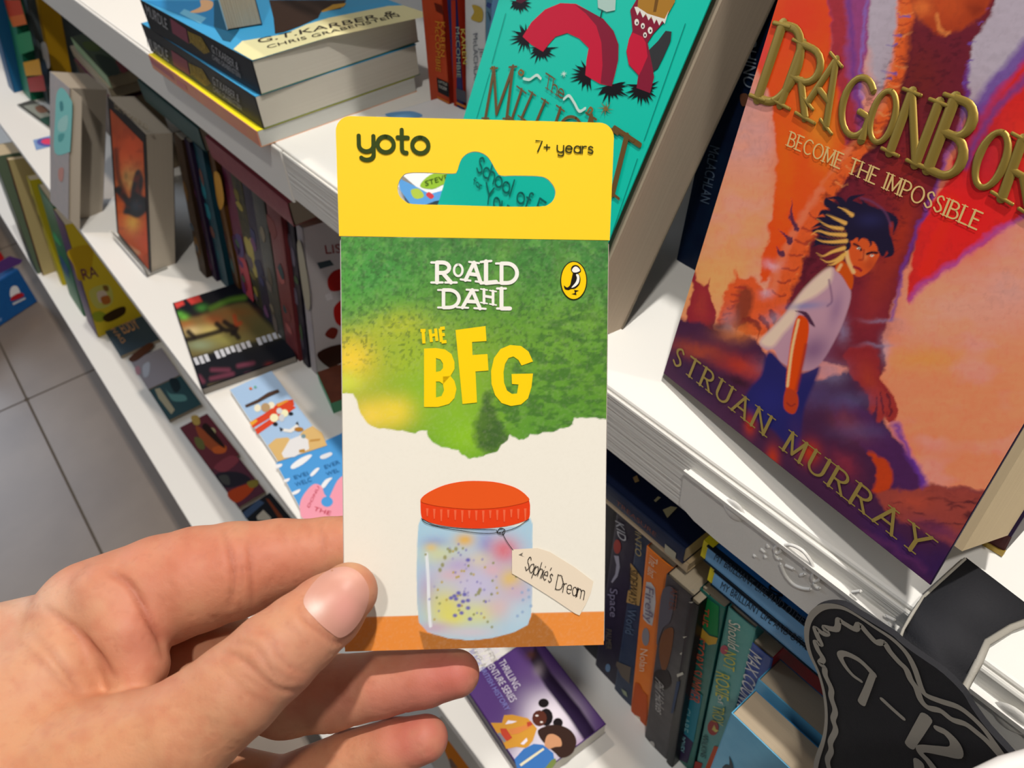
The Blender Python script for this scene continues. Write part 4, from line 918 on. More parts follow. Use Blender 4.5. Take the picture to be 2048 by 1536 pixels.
    for P in ([(1690, 470), (1660, 468), (1636, 462), (1622, 470)], [(1692, 482), (1664, 484), (1642, 482), (1630, 476)], [(1688, 496), (1664, 504), (1646, 512), (1632, 506)], [(1690, 508), (1672, 520), (1654, 524), (1640, 516)], [(1684, 458), (1656, 452), (1634, 438)], [(1690, 446), (1668, 436), (1652, 428)], [(1684, 516), (1668, 528), (1656, 530)], [(1704, 430), (1690, 420), (1676, 414)]): p.line(P, '#e9b268', 4.2, 1.6, .9, True)
    for P in ([(1690, 476), (1664, 476), (1640, 472)], [(1690, 490), (1664, 494), (1644, 496)], [(1688, 504), (1668, 512)], [(1690, 462), (1662, 460), (1642, 452)]): p.line(P, '#7a4030', 2, 1.4, .8, True)
    for P in ([(1738, 476), (1742, 488), (1738, 494)], [(1720, 474), (1716, 484)], [(1752, 482), (1758, 496), (1754, 504)]): p.line(P, '#201a30', 4, 1.3, 1, True)
    p.line([(1722, 396), (1745, 404), (1770, 424), (1782, 452)], '#6a4060', 2, 2, .7)
    L_ = p.C @ np.array([.3, .59, .11]); p.C = np.clip((L_[:, None] + 1.12 * (p.C - L_[:, None])) * 1.26, 0.004, 0.95)
    return p
printed_sheet('printed_cover', FD, 0.0002, dw_ - 0.0002, 0.0002, dh_ - 0.0002, 360, 500, dragon_paint, PRINT(), drag, 0.0002)
GOLD = mat('gold_foil', '#a3883c', 0.42, 0.5, metal=0.55, k=1.0); GOLDF = mat('flat_gold_ink', '#a08a46', 0.42, 0.5, metal=0.25, k=1.0)
gt = MB(); wr = 0.00045
for ch, a, b, c in (('D', (1516, 196), (1566, 214), (1565, 50)), ('R', (1561, 208), (1610, 236), (1605, 88)), ('A', (1615, 205), (1652, 253), (1653, 96)), ('G', (1672, 250), (1720, 284), (1706, 140)), ('O', (1730, 268), (1768, 297), (1764, 170)),
                    ('N', (1780, 304), (1831, 328), (1824, 184)), ('B', (1856, 338), (1908, 362), (1910, 196)), ('O', (1938, 358), (1982, 388), (1984, 252)), ('R', (2004, 396), (2060, 430), (2046, 278)), ('N', (2090, 432), (2170, 470), (2150, 310))):
    q0, q1, qt = FD.uv(np.array([a, b, c], float), wr)
    stroke_text(gt, ch, q0, q1, qt, t=.185, serif=True, contrast=.35, w=wr, relief=0.00045)
gt.build('embossed_title', GOLD, drag, True)
st_ = MB(); stroke_text(st_, 'BECOME THE IMPOSSIBLE', *FD.uv(np.array([(1575, 291), (1953, 459), (1583, 264)], float), wr), t=.15, serif=True, contrast=.35, gap=.22, w=wr); st_.build('tagline_lettering', mat('cream_gold_ink', '#e6c27c', 0.45, 0.4, k=1.0), drag)
st_ = MB(); q0, q1, qt = FD.uv(np.array([(1345, 726), (1838, 1113), (1357, 696)], float), wr)
qt = q0 + np.array([0.0006, 0.0078]); stroke_text(st_, 'STRUAN MURRAY', q0, q1, qt, t=.17, serif=True, contrast=.4, gap=.42, w=wr); st_.build('author_lettering', GOLDF, drag)

# ---- teal paperback leaning back
FT = bookframe(-0.31504898, 0.19068566, ZA + 0.0111474, -0.14897965, 0.43989005)
TEAL = laminate('#0fd0b8', rough=0.4)
teal = book('paperback', 'teal paperback with a red looping monster on the cover, leaning behind the card pack', FT, 0.129, 0.198, 0.026, TEAL, laminate('#7a7062'), page='#bfae9a', opened=0.045)
tz = lambda pts: [(680 + x * .34180, y * .34180) for x, y in pts]
for P in ([(970, 80), (890, 370)], [(875, 430), (800, 690)], [(2020, 140), (1780, 820)], [(1740, 930), (1580, 1400)]): tb = MB(); ribbon(tb, FT.uv(np.array(tz(P)), .0002), 0.00022, .0002); tb.build('cover_border', ink('#0d8f82'), teal)
def spikes(cx, cy, n, r0, r1, a0, a1, seed):
    r_ = random.Random(seed); P = []
    for i in range(n):
        a = math.radians(a0 + (a1 - a0) * i / n); P += [(cx + r0 * math.cos(a), cy + r0 * math.sin(a)), (cx + r1 * r_.uniform(.6, 1.1) * math.cos(a + .08), cy + r1 * r_.uniform(.6, 1.1) * math.sin(a + .08))]
    return P
BLK, RED, DRED = '#1a1518', '#d3203f', '#8d2039'
patches(teal, FT, FT, [(BLK, tz(spikes(1085, 220, 14, 40, 105, 60, 300, 1))), (BLK, tz(spikes(1180, 285, 12, 45, 95, -10, 200, 2))), (BLK, tz(spikes(1450, 440, 14, 50, 110, 70, 290, 3))), (BLK, tz(spikes(1590, 500, 12, 55, 120, -20, 180, 4))), (BLK, tz(spikes(1050, 10, 10, 40, 80, 0, 200, 5))), (BLK, tz(spikes(1770, 520, 14, 50, 110, -30, 210, 6))),
    ('#5a1a2c', tz([(1130, -20), (1060, 20), (1030, 10), (1030, -40), (1130, -40)])),
    (RED, tz([(1068, 215), (1120, 130), (1200, 55), (1290, 18), (1380, 22), (1450, 60), (1540, 110), (1600, 180), (1630, 260), (1628, 350), (1610, 430), (1590, 505), (1520, 490), (1435, 440), (1442, 350), (1455, 280), (1400, 225), (1330, 193), (1260, 215), (1220, 260), (1188, 303), (1120, 262)])),
    (DRED, tz([(1370, 24), (1450, 60), (1540, 110), (1600, 180), (1630, 260), (1628, 350), (1590, 505), (1525, 487), (1536, 380), (1530, 250), (1500, 150), (1440, 80)])),
    ('#3a3a3c', tz([(1800, 300), (1860, 240), (1905, 180), (1940, 185), (1935, 240), (1895, 330), (1860, 400), (1830, 420)])),
    (DRED, tz([(1705, 100), (1698, 60), (1745, -20), (1970, -20), (1930, 60), (1895, 130), (1835, 195), (1800, 250), (1830, 400), (1838, 450), (1815, 545), (1735, 515), (1745, 440), (1690, 380), (1675, 300), (1690, 230), (1712, 180)])),
    (RED, tz([(1712, 190), (1770, 215), (1790, 250), (1800, 330), (1770, 400), (1750, 440), (1690, 375), (1677, 300), (1690, 230)])),
    ('#b5822f', tz([(1745, 0), (1760, -60), (1960, -60), (1960, 10), (1910, 100), (1880, 130), (1800, 100), (1740, 50)])),
    ('#7a5420', tz([(1850, -40), (1872, -40), (1850, 70), (1832, 70)])),
    ('#b9d8cf', tz([(1505, -30), (1615, -30), (1610, 60), (1560, 70), (1510, 45)])), ('#1f3a3a', tz([(1530, 60), (1537, 60), (1528, 105), (1520, 105)])),
    ('#f3efe6', tz([(1722, 40), (1740, 90), (1755, 62), (1772, 104), (1790, 80), (1805, 120), (1822, 96), (1838, 140), (1852, 112), (1868, 150), (1885, 120), (1900, 140), (1925, 60), (1900, 110), (1880, 105), (1800, 80), (1740, 40)])),
    ] + [('#f6f1e8', tz([(x + r * math.cos(a) * .8, y + r * math.sin(a) * 1.2) for a in np.linspace(0, 6.28, 10)[:-1]])) for x, y, r in ((1736, 130, 17), (1772, 152, 15), (1815, 178, 18), (1785, 205, 14))] + [('#161214', tz([(x + 5 * math.cos(a), y + 8 * math.sin(a)) for a in np.linspace(0, 6.28, 8)[:-1]])) for x, y in ((1738, 134), (1772, 154), (1817, 180), (1785, 206))], dw=0.000008)
BRZ = '#7d5c33'
tt_ = MB(); wt = .00055
def tst(mb, s, a, b, c, **k): stroke_text(mb, s, *FT.uv(np.array(tz([a, b, c])), wt), w=wt, **k)
tst(tt_, 'M', (850, 692), (975, 694), (892, 400), t=.1, serif=True, contrast=.3)
for s, a, b, c in (('I', (1000, 690), (1012, 700), (1056, 520)), ('L', (1062, 690), (1120, 735), (1125, 545)), ('L', (1135, 745), (1195, 790), (1200, 590)), ('I', (1225, 810), (1235, 818), (1285, 630)), ('O', (1255, 830), (1380, 920), (1318, 650)), ('N', (1400, 940), (1520, 1030), (1470, 680)), ('T', (1525, 1080), (1668, 1190), (1605, 748))):
    tst(tt_, s, a, b, c, t=.13, serif=True, contrast=.3)
tst(tt_, 'The', (1192, 505), (1306, 582), (1205, 428), t=.12, gap=.1, serif=True)
tt_.build('title_lettering', mat('bronze_ink', '#6e5024', 0.4, 0.15), teal)
tt_ = MB()
for P in ([(1075, 460), (1110, 465), (1150, 440), (1175, 460)], [(1310, 580), (1340, 560), (1370, 600), (1400, 650), (1435, 635)]): ribbon(tt_, FT.uv(smooth_path(tz(P), 6), wt), 0.0006, wt)
tt_.poly(FT.uv(np.array(tz(spikes(1310, 432, 8, 6, 26, 0, 360, 9))), wt), wt); tt_.build('title_flourish', ink('#d5efe6'), teal)
tt_ = MB(); tt_.poly(FT.uv(np.array(tz(spikes(1555, 636, 8, 10, 58, 0, 360, 12))), wt), wt)
for P in ([(900, 400), (888, 392), (895, 410)], [(1060, 410), (1075, 425), (1060, 440), (1045, 425), (1055, 410)], [(1450, 650), (1465, 630), (1478, 645), (1465, 665), (1480, 700)]): ribbon(tt_, FT.uv(smooth_path(tz(P), 5), wt), 0.0005, wt)
tt_.build('title_star', ink('#8a6a38'), teal)
hz = lambda pts: [(660 + x * .28320, 220 + y * .28320) for x, y in pts]
tt_ = MB(); stroke_text(tt_, 'School of E', *FT.uv(np.array(hz([(1032, 430), (1490, 770), (1062, 325)])), wt), t=.13, gap=.12, w=wt); stroke_text(tt_, 'for', *FT.uv(np.array(hz([(1012, 520), (1070, 566), (1018, 470)])), wt), t=.16, gap=.12, w=wt); stroke_text(tt_, 'Your', *FT.uv(np.array(hz([(1090, 640), (1280, 780), (1105, 515)])), wt), t=.13, gap=.12, w=wt)
tt_.build('subtitle_lettering', ink('#11695f'), teal)

# ---- upright books at the back of the top shelf
def spine_row(name, label, bl, br, tl, z, h, depth, col, side, page='#cfc4b0', c2=None):
    fr, w = stand_x(bl, br, tl, z, h)
    return spine_book(name, label, fr, w, h, depth, laminate(col, c2), laminate(side), page=page), fr, w
b_, f_, w_ = spine_row('paperback', 'red paperback spine with yellow lettering behind the book stack', (861, 206), (899, 227), (842, 0), ZA, 0.185, 0.11, '#b5401f', '#8e2416')
F_ = f_; patches(b_, F_, F_, [('#5e1a12', [(868, 5), (884, 12), (888, 30), (872, 22)]), ('#1b1b20', [(873, 155), (897, 166), (898, 195), (876, 184)]), ('#c8702c', [(874, 192), (898, 204), (898, 208), (875, 197)]), ('#d8b98a', [(875, 202), (898, 213), (899, 223), (878, 212)])])
letters(b_, F_, F_, '#c98a2c', [('KAREN', (881, 44), (881, 113), (890, 44)), ('McCOMBIE', (870, 42), (872, 142), (880, 44))]); letters(b_, F_, F_, '#c9c6c0', [('LITTLE', (877, 165), (894, 172), (877, 160)), ('TIGER', (877, 175), (894, 182), (877, 169))])
b_, f_, w_ = spine_row('paperback', 'narrow dark blue paperback spine with yellow lettering between red and white spines', (910, 228), (932, 236), (893, 0), ZA, 0.185, 0.11, '#23285f', '#a12a18')
patches(b_, f_, f_, [('#a8301c', [(902, 0), (911, 0), (914, 232), (908, 230)]), ('#4b4c58', [(912, 176), (931, 183), (932, 206), (913, 198)]), ('#c8762e', [(912, 203), (932, 212), (932, 217), (912, 208)]), ('#d8b98a', [(912, 214), (932, 224), (932, 234), (912, 225)])])
letters(b_, f_, f_, '#c3b352', [('KAREN', (921, 58), (926, 128), (930, 58))]); letters(b_, f_, f_, '#9aa79a', [('McCOMBIE', (911, 54), (914, 155), (919, 54))])
b_, f_, w_ = spine_row('paperback', 'white and blue paperback spine beside the teal book', (932, 237), (985, 250), (929, 0), ZA, 0.19, 0.12, '#cfd0d4', '#7ba7cc')
patches(b_, f_, f_, [('#6f9fcb', [(985, 0), (1005, 0), (990, 250), (945, 240), (950, 200), (968, 120), (982, 40)], True), ('#b99c42', [(944, 10), (960, 14), (966, 26), (962, 44), (942, 38), (948, 24)], True), ('#3a4a86', [(975, 4), (984, 8), (980, 18), (972, 12)])])
letters(b_, f_, f_, '#5a6072', [('McLACHLAN', (946, 68), (948, 170), (955, 66)), ('JENNY', (959, 96), (962, 150), (968, 96))])
b_, f_, w_ = spine_row('paperback', 'dark navy paperback spine half hidden between teal and dragon covers', (1352, 520), (1452, 556), (1428, 160), ZA, 0.18, 0.12, '#14213f', '#0d1426', c2='#1a3a5a')
letters(b_, f_, f_, '#a4b2c4', [('RHINO', (1488, 78), (1486, 172), (1514, 84))]); letters(b_, f_, f_, '#6a7f9a', [('McLACHLAN', (1420, 290), (1400, 402), (1440, 296))]); patches(b_, f_, f_, [('#8a5a44', [(1480, 190), (1494, 188), (1496, 206), (1484, 212)], True)])
b_, f_, w_ = spine_row('paperback', 'dark maroon book with a gold foot edge behind the dragon paperback', (1962, 1087), (2008, 1113), (2060, 880), ZA, 0.19, 0.12, '#3a1a1e', '#2a1014', c2='#8a3426')
MB().box((-0.0003, 0, -0.001), (w_ + 0.0003, 0.0022, 0.0004)).build('gold_edge', GOLD, b_)

# ---- stack of flat books at the left
def flat_book(name, label, c0, cu, cv, z, t, front, back, spine, page='#cfc8ba', **k):
    fr, w, h = flat(c0, cu, cv, z)
    return book(name, label, fr, w, h, t, front, back, spine, page=page, **k), fr, w, h
YB_ = laminate('#f4e51c')
by, fy, wy, hy_ = flat_book('paperback', 'yellow edged paperback with orange spine, lowest of the stack', (514, 262), (858, 166), (297, 108), ZA + 0.0112, 0.0112, YB_, laminate('#e9a06a'), laminate('#e39a74', '#d97b7e'), '#cfd0cc')
def spinef(fr, h, t): return Frame(fr.world(0, h, -t) - fr.U * 0.0005, -fr.V, fr.W)      # reads from head to foot, up = front cover
sf = spinef(fy, hy_, 0.0112)
patches(by, sf, fy, [('#c2797f', [(300, 116), (345, 150), (350, 162), (302, 126)]), ('#d98a86', [(352, 157), (372, 171), (374, 181), (354, 168)])])
NAVY = laminate('#12151d'); BLUE = laminate('#3f9fd2')
stack = []
for k, (c0, cu, cv, z, lab) in enumerate((((510, 193), (860, 100), (283, 46), ZA + 0.0328, 'black spined mystery paperback, middle of the stack'), ((504, 121), (860, 30), (281, -1), ZA + 0.0545, 'blue mystery paperback with cream author band, top of the flat stack'))):
    bk, fk, wk, hk = flat_book('paperback', lab, c0, cu, cv, z, 0.0214, BLUE, laminate('#3f6f3a'), NAVY, '#cfc9bd'); sf = spinef(fk, hk, 0.0214); stack.append((bk, fk, wk, hk))
    dy = 68 * (1 - k)
    dx = 2 * (1 - k)
    L = lambda P: [(x + dx, y + dy - (4 if k == 0 else 0)) for x, y in P]
    patches(bk, sf, fk, [('#8a4a5c', L([(340, 36), (372, 58), (378, 88), (345, 66)])), ('#8d7a3c', L([(375, 62), (402, 74), (420, 104), (408, 108), (380, 84)]))], name='spine_art')
    letters(bk, sf, fk, '#a9abb0', [('MURDLE',) + tuple(L([(294, 30), (336, 60), (290, 8)])), ('G.T.KARBER &',) + tuple(L([(424, 104), (477, 142), (422, 88)])), ('CHRIS GRABENSTEIN',) + tuple(L([(425, 118), (481, 157), (424, 108)]))], name='spine_lettering'); letters(bk, sf, fk, '#b49a48', [('JUNIOR',) + tuple(L([(378, 80), (414, 108), (374, 60)]))], name='spine_lettering')
bk, fk, wk, hk = stack[1]
kz = lambda pts: [(270 + x * .29785, y * .29785) for x, y in pts]
patches(bk, fk, fk, [('#2f86bf', kz([(60, 5), (560, 5), (540, 190), (330, 110)])), ('#1f5674', kz([(530, 0), (700, 0), (700, 200), (640, 280), (590, 270), (530, 180)])), ('#3a2a22', kz([(900, 0), (1420, 0), (1380, 60), (1250, 110), (1120, 170), (1000, 215), (940, 225), (930, 120)])), ('#4aa5d8', kz([(1250, 80), (1700, 10), (1800, 40), (1500, 110), (1220, 140)])), ('#6fb6d8', kz([(330, 60), (480, 120), (440, 160), (300, 90)])), ('#dcae82', kz([(440, 0), (520, 10), (510, 60), (430, 85), (370, 80), (440, 45)]), True), ('#c99a3a', kz([(1250, 75), (1330, 30), (1420, 20), (1400, 45), (1260, 82)])),  # dark teal patch is a shadow painted onto the blue cover
    ('#e6e0ae', kz([(660, 330), (720, 275), (1000, 230), (1150, 165), (1300, 120), (1700, 40), (1800, 35), (1990, 98), (1960, 110), (1300, 250), (790, 404)]), False)])
letters(bk, fk, fk, '#332b2a', [('G.T.KARBER &', kz([(825, 290)])[0], kz([(1760, 95)])[0], kz([(820, 258)])[0]), ('CHRIS GRABENSTEIN', kz([(890, 325)])[0], kz([(1780, 110)])[0], kz([(880, 305)])[0])])
# a thick paperback standing on the stack, its page edges towards us
A_, B_ = at_z(454, 60, ZA + 0.0552), at_z(552, 72, ZA + 0.0552)
dv = nrm((A_ - CAM) * [1, 1, 0]); fr = Frame(A_, (dv[1], -dv[0], 0), (0, 0, 1)); tk = 0.0235
up = thing('paperback', 'thick paperback standing on top of the flat stack, page edges showing', 'book', fr.M)
PGV = mat('page_edges_loose', '#d3c6ae', 0.9, 0.1, noise=((2600, 3, 3), 0.8, '#6f6252'), bump=((1800, 2, 2), 0.8, 0.001))
MB().box((0.0006, 0.0005, -0.12), (tk - 0.0006, 0.19, 0)).build('page_block', PGV, up); MB().box((0, 0, -0.121), (0.0006, 0.19, 0.0005)).build('front_cover', laminate('#9fc4d8'), up); MB().box((tk - 0.0006, 0, -0.121), (tk, 0.19, 0.0005)).build('back_cover', laminate('#2f3d55'), up); MB().box((0, 0, -0.1216), (tk, 0.19, -0.1210)).build('spine', laminate('#2f3d55'), up)
# flat book seen through the hang hole
bs, fs, ws, hs = flat_book('paperback', 'white and blue paperback lying flat, glimpsed through the hang hole', (692, 252), (852, 393), (900, 190), ZA + 0.006, 0.006, laminate('#e9ebee'), laminate('#dfe3e8'), laminate('#cfd6de'))
patches(bs, fs, fs, [('#5a9ad8', [(795, 355), (830, 372), (860, 388), (905, 375), (915, 395), (870, 402), (850, 410), (830, 420), (800, 380)]), ('#8fb83a', [(840, 372), (860, 350), (900, 338), (930, 345), (925, 365), (890, 368), (865, 378)], True), ('#a9bf4a', [(822, 380), (838, 378), (848, 392), (836, 398), (826, 394)], True), ('#c8404a', [(858, 384), (868, 392), (862, 398), (852, 390)], True), ('#6fa8dc', [(770, 228), (820, 222), (845, 232), (800, 240)], True)])
letters(bs, fs, fs, '#2c4a1c', [('STEVE M', (851, 372), (915, 352), (849, 362))])

# ---------------------------------------------------------------- middle shelf, right: spines under a lying stack
def lying(name, label, x1, y, z, length, t, depth, col, side, page='#cbb999', c2=None):
    fr = Frame((x1, y, z), (0, 0, 1), (-1, 0, 0))
    return spine_book(name, label, fr, t, length, depth, laminate(col, c2), laminate(side), page=page), fr
def shelf_spine(name, label, bl, br, tl, h, depth, col, side, c2=None, page='#c4b49a', z=ZB):
    fr, w = stand_x(bl, br, tl, z, h); fr.t = w
    return spine_book(name, label, fr, w, h, depth, laminate(col, c2), laminate(side), page=page), fr
sz = lambda pts: [(1180 + x * .23438, 1180 + y * .23438) for x, y in pts]
fz = lambda pts: [(1180 + x * .23438, 900 + y * .23438) for x, y in pts]
b0, f0 = shelf_spine('paperback', 'black spine at the card pack edge, leftmost of the right-hand spines', (1164, 1290), (1190, 1330), (1196, 1000), .180, .12, '#1c1a22', '#15131a', '#2b2833')
b1, f1 = shelf_spine('paperback', 'dark purple spine with pale script and a red badge', (1190, 1330), (1228, 1378), (1232, 1030), .180, .12, '#231d33', '#1a1626', '#2d2440')
patches(b1, f1, f1, [('#a8463f', fz(arc(232, 825, 32, 62, 0, 360, 14)[:-1])), ('#a8a6b8', fz([(205, 900), (245, 905), (255, 1000), (235, 1080), (190, 1135), (180, 1125), (215, 1060), (225, 980)]))])
letters(b1, f1, f1, '#c9cad2', [('KID', fz([(215, 600)])[0], fz([(240, 750)])[0], fz([(290, 640)])[0])]); letters(b1, f1, f1, '#8f8aa6', [('Space', fz([(170, 1180)])[0], fz([(170, 1420)])[0], fz([(235, 1190)])[0])])
letters(b1, f1, f1, '#6b6252', [('PALMER', sz([(135, 330)])[0], sz([(135, 500)])[0], sz([(185, 340)])[0])]); patches(b1, f1, f1, [('#6f8fb4', sz(arc(152, 665, 22, 36, 0, 360, 10)[:-1]))], name='spine_logo')
b2, f2 = shelf_spine('paperback', 'blue spine with a sand coloured title plaque next to the orange spine', (1228, 1378), (1261, 1420), (1275, 1060), .186, .12, '#233350', '#182238', '#3b4a5e')
patches(b2, f2, f2, [('#c09a5c', fz([(345, 965), (385, 1010), (440, 1090), (440, 1200), (420, 1330), (310, 1300), (325, 1200), (350, 1190), (345, 1080)])), ('#6a5f54', sz([(230, 610), (350, 660), (335, 800), (270, 740), (220, 640)])), ('#9aa58a', sz([(265, 840), (310, 870), (320, 915), (285, 890)]))])
letters(b2, f2, f2, '#b3a06a', [('INTO', fz([(385, 690)])[0], fz([(385, 890)])[0], fz([(440, 720)])[0])]); letters(b2, f2, f2, '#3a2c1c', [('SIDEWAYS', fz([(340, 1000)])[0], fz([(330, 1290)])[0], fz([(410, 1040)])[0])], w=.0007); letters(b2, f2, f2, '#5b6f8a', [('World', fz([(320, 1350)])[0], fz([(300, 1560)])[0], fz([(395, 1370)])[0])])
b3, f3 = shelf_spine('paperback', 'bright orange spine with a white ragged title patch', (1261, 1420), (1289, 1474), (1294, 1075), .190, .12, '#ec7a1f', '#b8541a', '#f08a2a')
patches(b3, f3, f3, [('#c9c6c8', fz([(480, 1125), (520, 1130), (555, 1180), (560, 1300), (545, 1420), (530, 1500), (490, 1480), (455, 1440), (455, 1350), (470, 1220)])), ('#8d8a90', sz(arc(475, 400, 32, 78, 0, 360, 14)[:-1])), ('#c4521c', sz([(385, 790), (420, 800), (450, 860), (490, 900), (485, 1110), (440, 1230), (345, 1110), (360, 950)])), ('#e9d9c4', sz([(385, 1065), (425, 1085), (435, 1140), (400, 1130)]))])
letters(b3, f3, f3, '#e9cdb0', [('The last', fz([(510, 880)])[0], fz([(490, 1060)])[0], fz([(580, 940)])[0]), ('Nolan', sz([(430, 500)])[0], sz([(420, 690)])[0], sz([(495, 510)])[0])]); letters(b3, f3, f3, '#7c6f88', [('Firefly', fz([(475, 1160)])[0], fz([(468, 1460)])[0], fz([(545, 1190)])[0])], w=.0007)
b4, f4 = shelf_spine('paperback', 'charcoal spine with stormy grey art beside the orange spine', (1289, 1474), (1332, 1522), (1336, 1118), .192, .12, '#3a3638', '#262326', '#5a5558')
patches(b4, f4, f4, [('#5f5c66', sz([(620, 0), (720, 0), (690, 250), (620, 330), (570, 470), (580, 300)]), True), ('#7a4a2a', sz([(640, 340), (710, 330), (700, 480), (660, 650), (620, 690), (590, 560), (600, 420)]), True), ('#2a2222', sz([(550, 700), (660, 690), (690, 800), (640, 850), (560, 820)]), True), ('#b9b4ae', sz([(515, 1290), (545, 1300), (548, 1340), (520, 1350), (505, 1320)]), True)])
letters(b4, f4, f4, '#7a4a3e', [('AFTER', fz([(690, 1170)])[0], fz([(670, 1360)])[0], fz([(750, 1190)])[0])]); letters(b4, f4, f4, '#b5b0ac', [('Phil Hickes', sz([(555, 740)])[0], sz([(560, 1020)])[0], sz([(630, 820)])[0])])
b5, f5 = shelf_spine('paperback', 'thin black spine with white nicks between charcoal and green spines', (1332, 1524), (1348, 1530), (1386, 1150), .194, .12, '#141314', '#0e0d0e')
patches(b5, f5, f5, [('#c9c4b4', sz([(850, 0), (890, -5), (888, 8)])), ('#c9c4b4', sz([(838, 105), (885, 100), (870, 112)])), ('#c9c4b4', sz([(790, 400), (830, 395), (800, 412)])), ('#c9c4b4', sz([(765, 545), (785, 530), (780, 555)])), ('#c9c4b4', sz([(740, 720), (790, 700), (800, 720), (745, 745)])), ('#1d3558', sz([(740, 780), (770, 780), (710, 1050), (690, 1050)]))])
b6, f6 = shelf_spine('paperback', 'green to blue spine with red brush lettering and a yellow flash', (1348, 1510), (1392, 1540), (1400, 1172), .196, .12, '#1f6a5a', '#0f4a48', '#1d7a78')
patches(b6, f6, f6, [('#1f8a4a', sz([(930, 20), (1100, 140), (1090, 400), (1030, 380), (900, 250)])), ('#d9a93a', sz([(880, 290), (930, 280), (970, 340), (1020, 390), (1090, 410), (1075, 460), (1010, 470), (940, 400), (870, 350)])), ('#1d7f93', sz([(800, 780), (960, 900), (880, 1310), (740, 1180)])), ('#33264a', sz([(745, 1170), (880, 1300), (830, 1480), (700, 1420)]))])
letters(b6, f6, f6, '#cf5a3c', [('THE', sz([(935, 130)])[0], sz([(925, 280)])[0], sz([(1020, 170)])[0]), ('STORY SUMMER', sz([(885, 380)])[0], sz([(845, 930)])[0], sz([(985, 430)])[0])], w=.0007); letters(b6, f6, f6, '#8fc9cf', [('CLARE', sz([(800, 990)])[0], sz([(780, 1190)])[0], sz([(860, 1020)])[0]), ('POVEY', sz([(765, 1240)])[0], sz([(755, 1370)])[0], sz([(815, 1260)])[0])], w=.0007)
b7, f7 = shelf_spine('paperback', 'pale teal spine with yellow and white hand lettering', (1388, 1548), (1432, 1584), (1457, 1208), .198, .12, '#5aa39b', '#3a8a8a', '#6ab0a4')
patches(b7, f7, f7, [('#c45a6a', sz(arc(1145, 510, 34, 40, 0, 360, 12)[:-1])), ('#b8413c', sz(arc(1050, 1175, 48, 66, 0, 360, 14)[:-1])), ('#e9d56a', sz([(1040, 1190), (1060, 1150), (1075, 1190), (1100, 1200), (1070, 1215)])), ('#d8582c', sz([(1060, 1330), (1100, 1340), (1050, 1540), (980, 1530)])), ('#b83a2c', sz([(900, 1460), (960, 1480), (940, 1540), (880, 1540)]))])
letters(b7, f7, f7, '#e6e2cf', [('Should', sz([(1185, 250)])[0], sz([(1175, 480)])[0], sz([(1285, 300)])[0]), ('of', sz([(1095, 895)])[0], sz([(1090, 970)])[0], sz([(1140, 905)])[0])]); letters(b7, f7, f7, '#d9cf52', [('NOT', sz([(1150, 510)])[0], sz([(1135, 660)])[0], sz([(1250, 550)])[0]), ('ROSIE', sz([(1075, 690)])[0], sz([(1070, 900)])[0], sz([(1195, 740)])[0]), ('TROY', sz([(1050, 980)])[0], sz([(1040, 1130)])[0], sz([(1150, 1010)])[0])]); letters(b7, f7, f7, '#1f3f3c', [('WILKINS', sz([(960, 1230)])[0], sz([(940, 1420)])[0], sz([(1010, 1250)])[0])])
b8, f8 = shelf_spine('paperback', 'blue and red spine with slanting white title behind the face-out books', (1436, 1588), (1476, 1618), (1500, 1268), .186, .12, '#3f5aa6', '#a3202c')
patches(b8, f8, f8, [('#b43a30', sz([(1330, 940), (1345, 980), (1260, 1090), (1250, 1080), (1260, 1020)]))])
letters(b8, f8, f8, '#e9e4dc', [('MAX COUNTS', sz([(1360, 500)])[0], sz([(1250, 990)])[0], sz([(1470, 590)])[0])])
# two face-out books with sky blue covers, heads towards us
SKY = laminate('#6db6d8', '#4f9cc8')
for y0, x0, h, t, lab in ((.168, -.060, .178, .0155, 'sky blue face-out paperback with brush strokes, the rear one of two beside the sign'), (.147, -.058, .178, .0165, 'sky blue face-out paperback with brush strokes, the front one of two beside the sign')):
    fr = Frame((x0, y0, ZB), (1, 0, 0), (0, 0.02, 1)); bk = book('paperback', lab, fr, .110, h, t, SKY, laminate('#2f7fb0'), laminate('#57a5cc'), page='#b5a48c')
    k = 0 if y0 > .15 else 1
    mb = MB()
    for P in (([(1487, 1000), (1500, 1060), (1540, 1100), (1640, 1165)], [(1500, 1085), (1550, 1100), (1580, 1110)]) if k == 0 else ([(1190, 1420), (1205, 1480), (1200, 1519), (1160, 1540)], [(1130, 1519), (1180, 1505), (1230, 1525)])): ribbon(mb, fr.uv(smooth_path(sz(P), 5), .0002), [0.0002 + 0.0009 * math.sin(math.pi * i / (len(smooth_path(sz(P), 5)) - 1)) for i in range(len(smooth_path(sz(P), 5)))], .0002)
    mb.build('cover_art', ink('#2a3a44'), bk)
# the stack lying on the spines
bb, fb = lying('paperback', 'cream page-edged book lying under the navy book', -0.1105, .177, ZB + .1985, .19, .0068, .12, '#cbb594', '#bfa886', page='#c0a988')
bb, fb = lying('paperback', 'navy paperback lying on the upright spines below the top shelf', -0.1125, .175, ZB + .2057, .198, .0125, .125, '#1f2a44', '#131c36', page='#c9b392', c2='#2a3550')
patches(bb, fb, fb, [('#b3ad98', fz([(640, 800), (735, 880), (725, 945), (635, 870)]))], name='spine_logo'); letters(bb, fb, fb, '#7a4a44', [('TREASURE', fz([(220, 460)])[0], fz([(560, 745)])[0], fz([(225, 425)])[0])])
FN = Frame((fb.O[0], .176, ZB + .2057 + .0126), (1, 0, 0), (0, 1, 0)); patches(bb, FN, fb, [('#a98a5a', fz([(365, 235), (400, 215), (420, 265), (385, 280)])), ('#b5aa80', fz([(545, 430), (580, 395), (605, 405), (560, 445)])), ('#b5aa80', fz([(620, 510), (690, 480), (745, 490), (660, 580)]))])
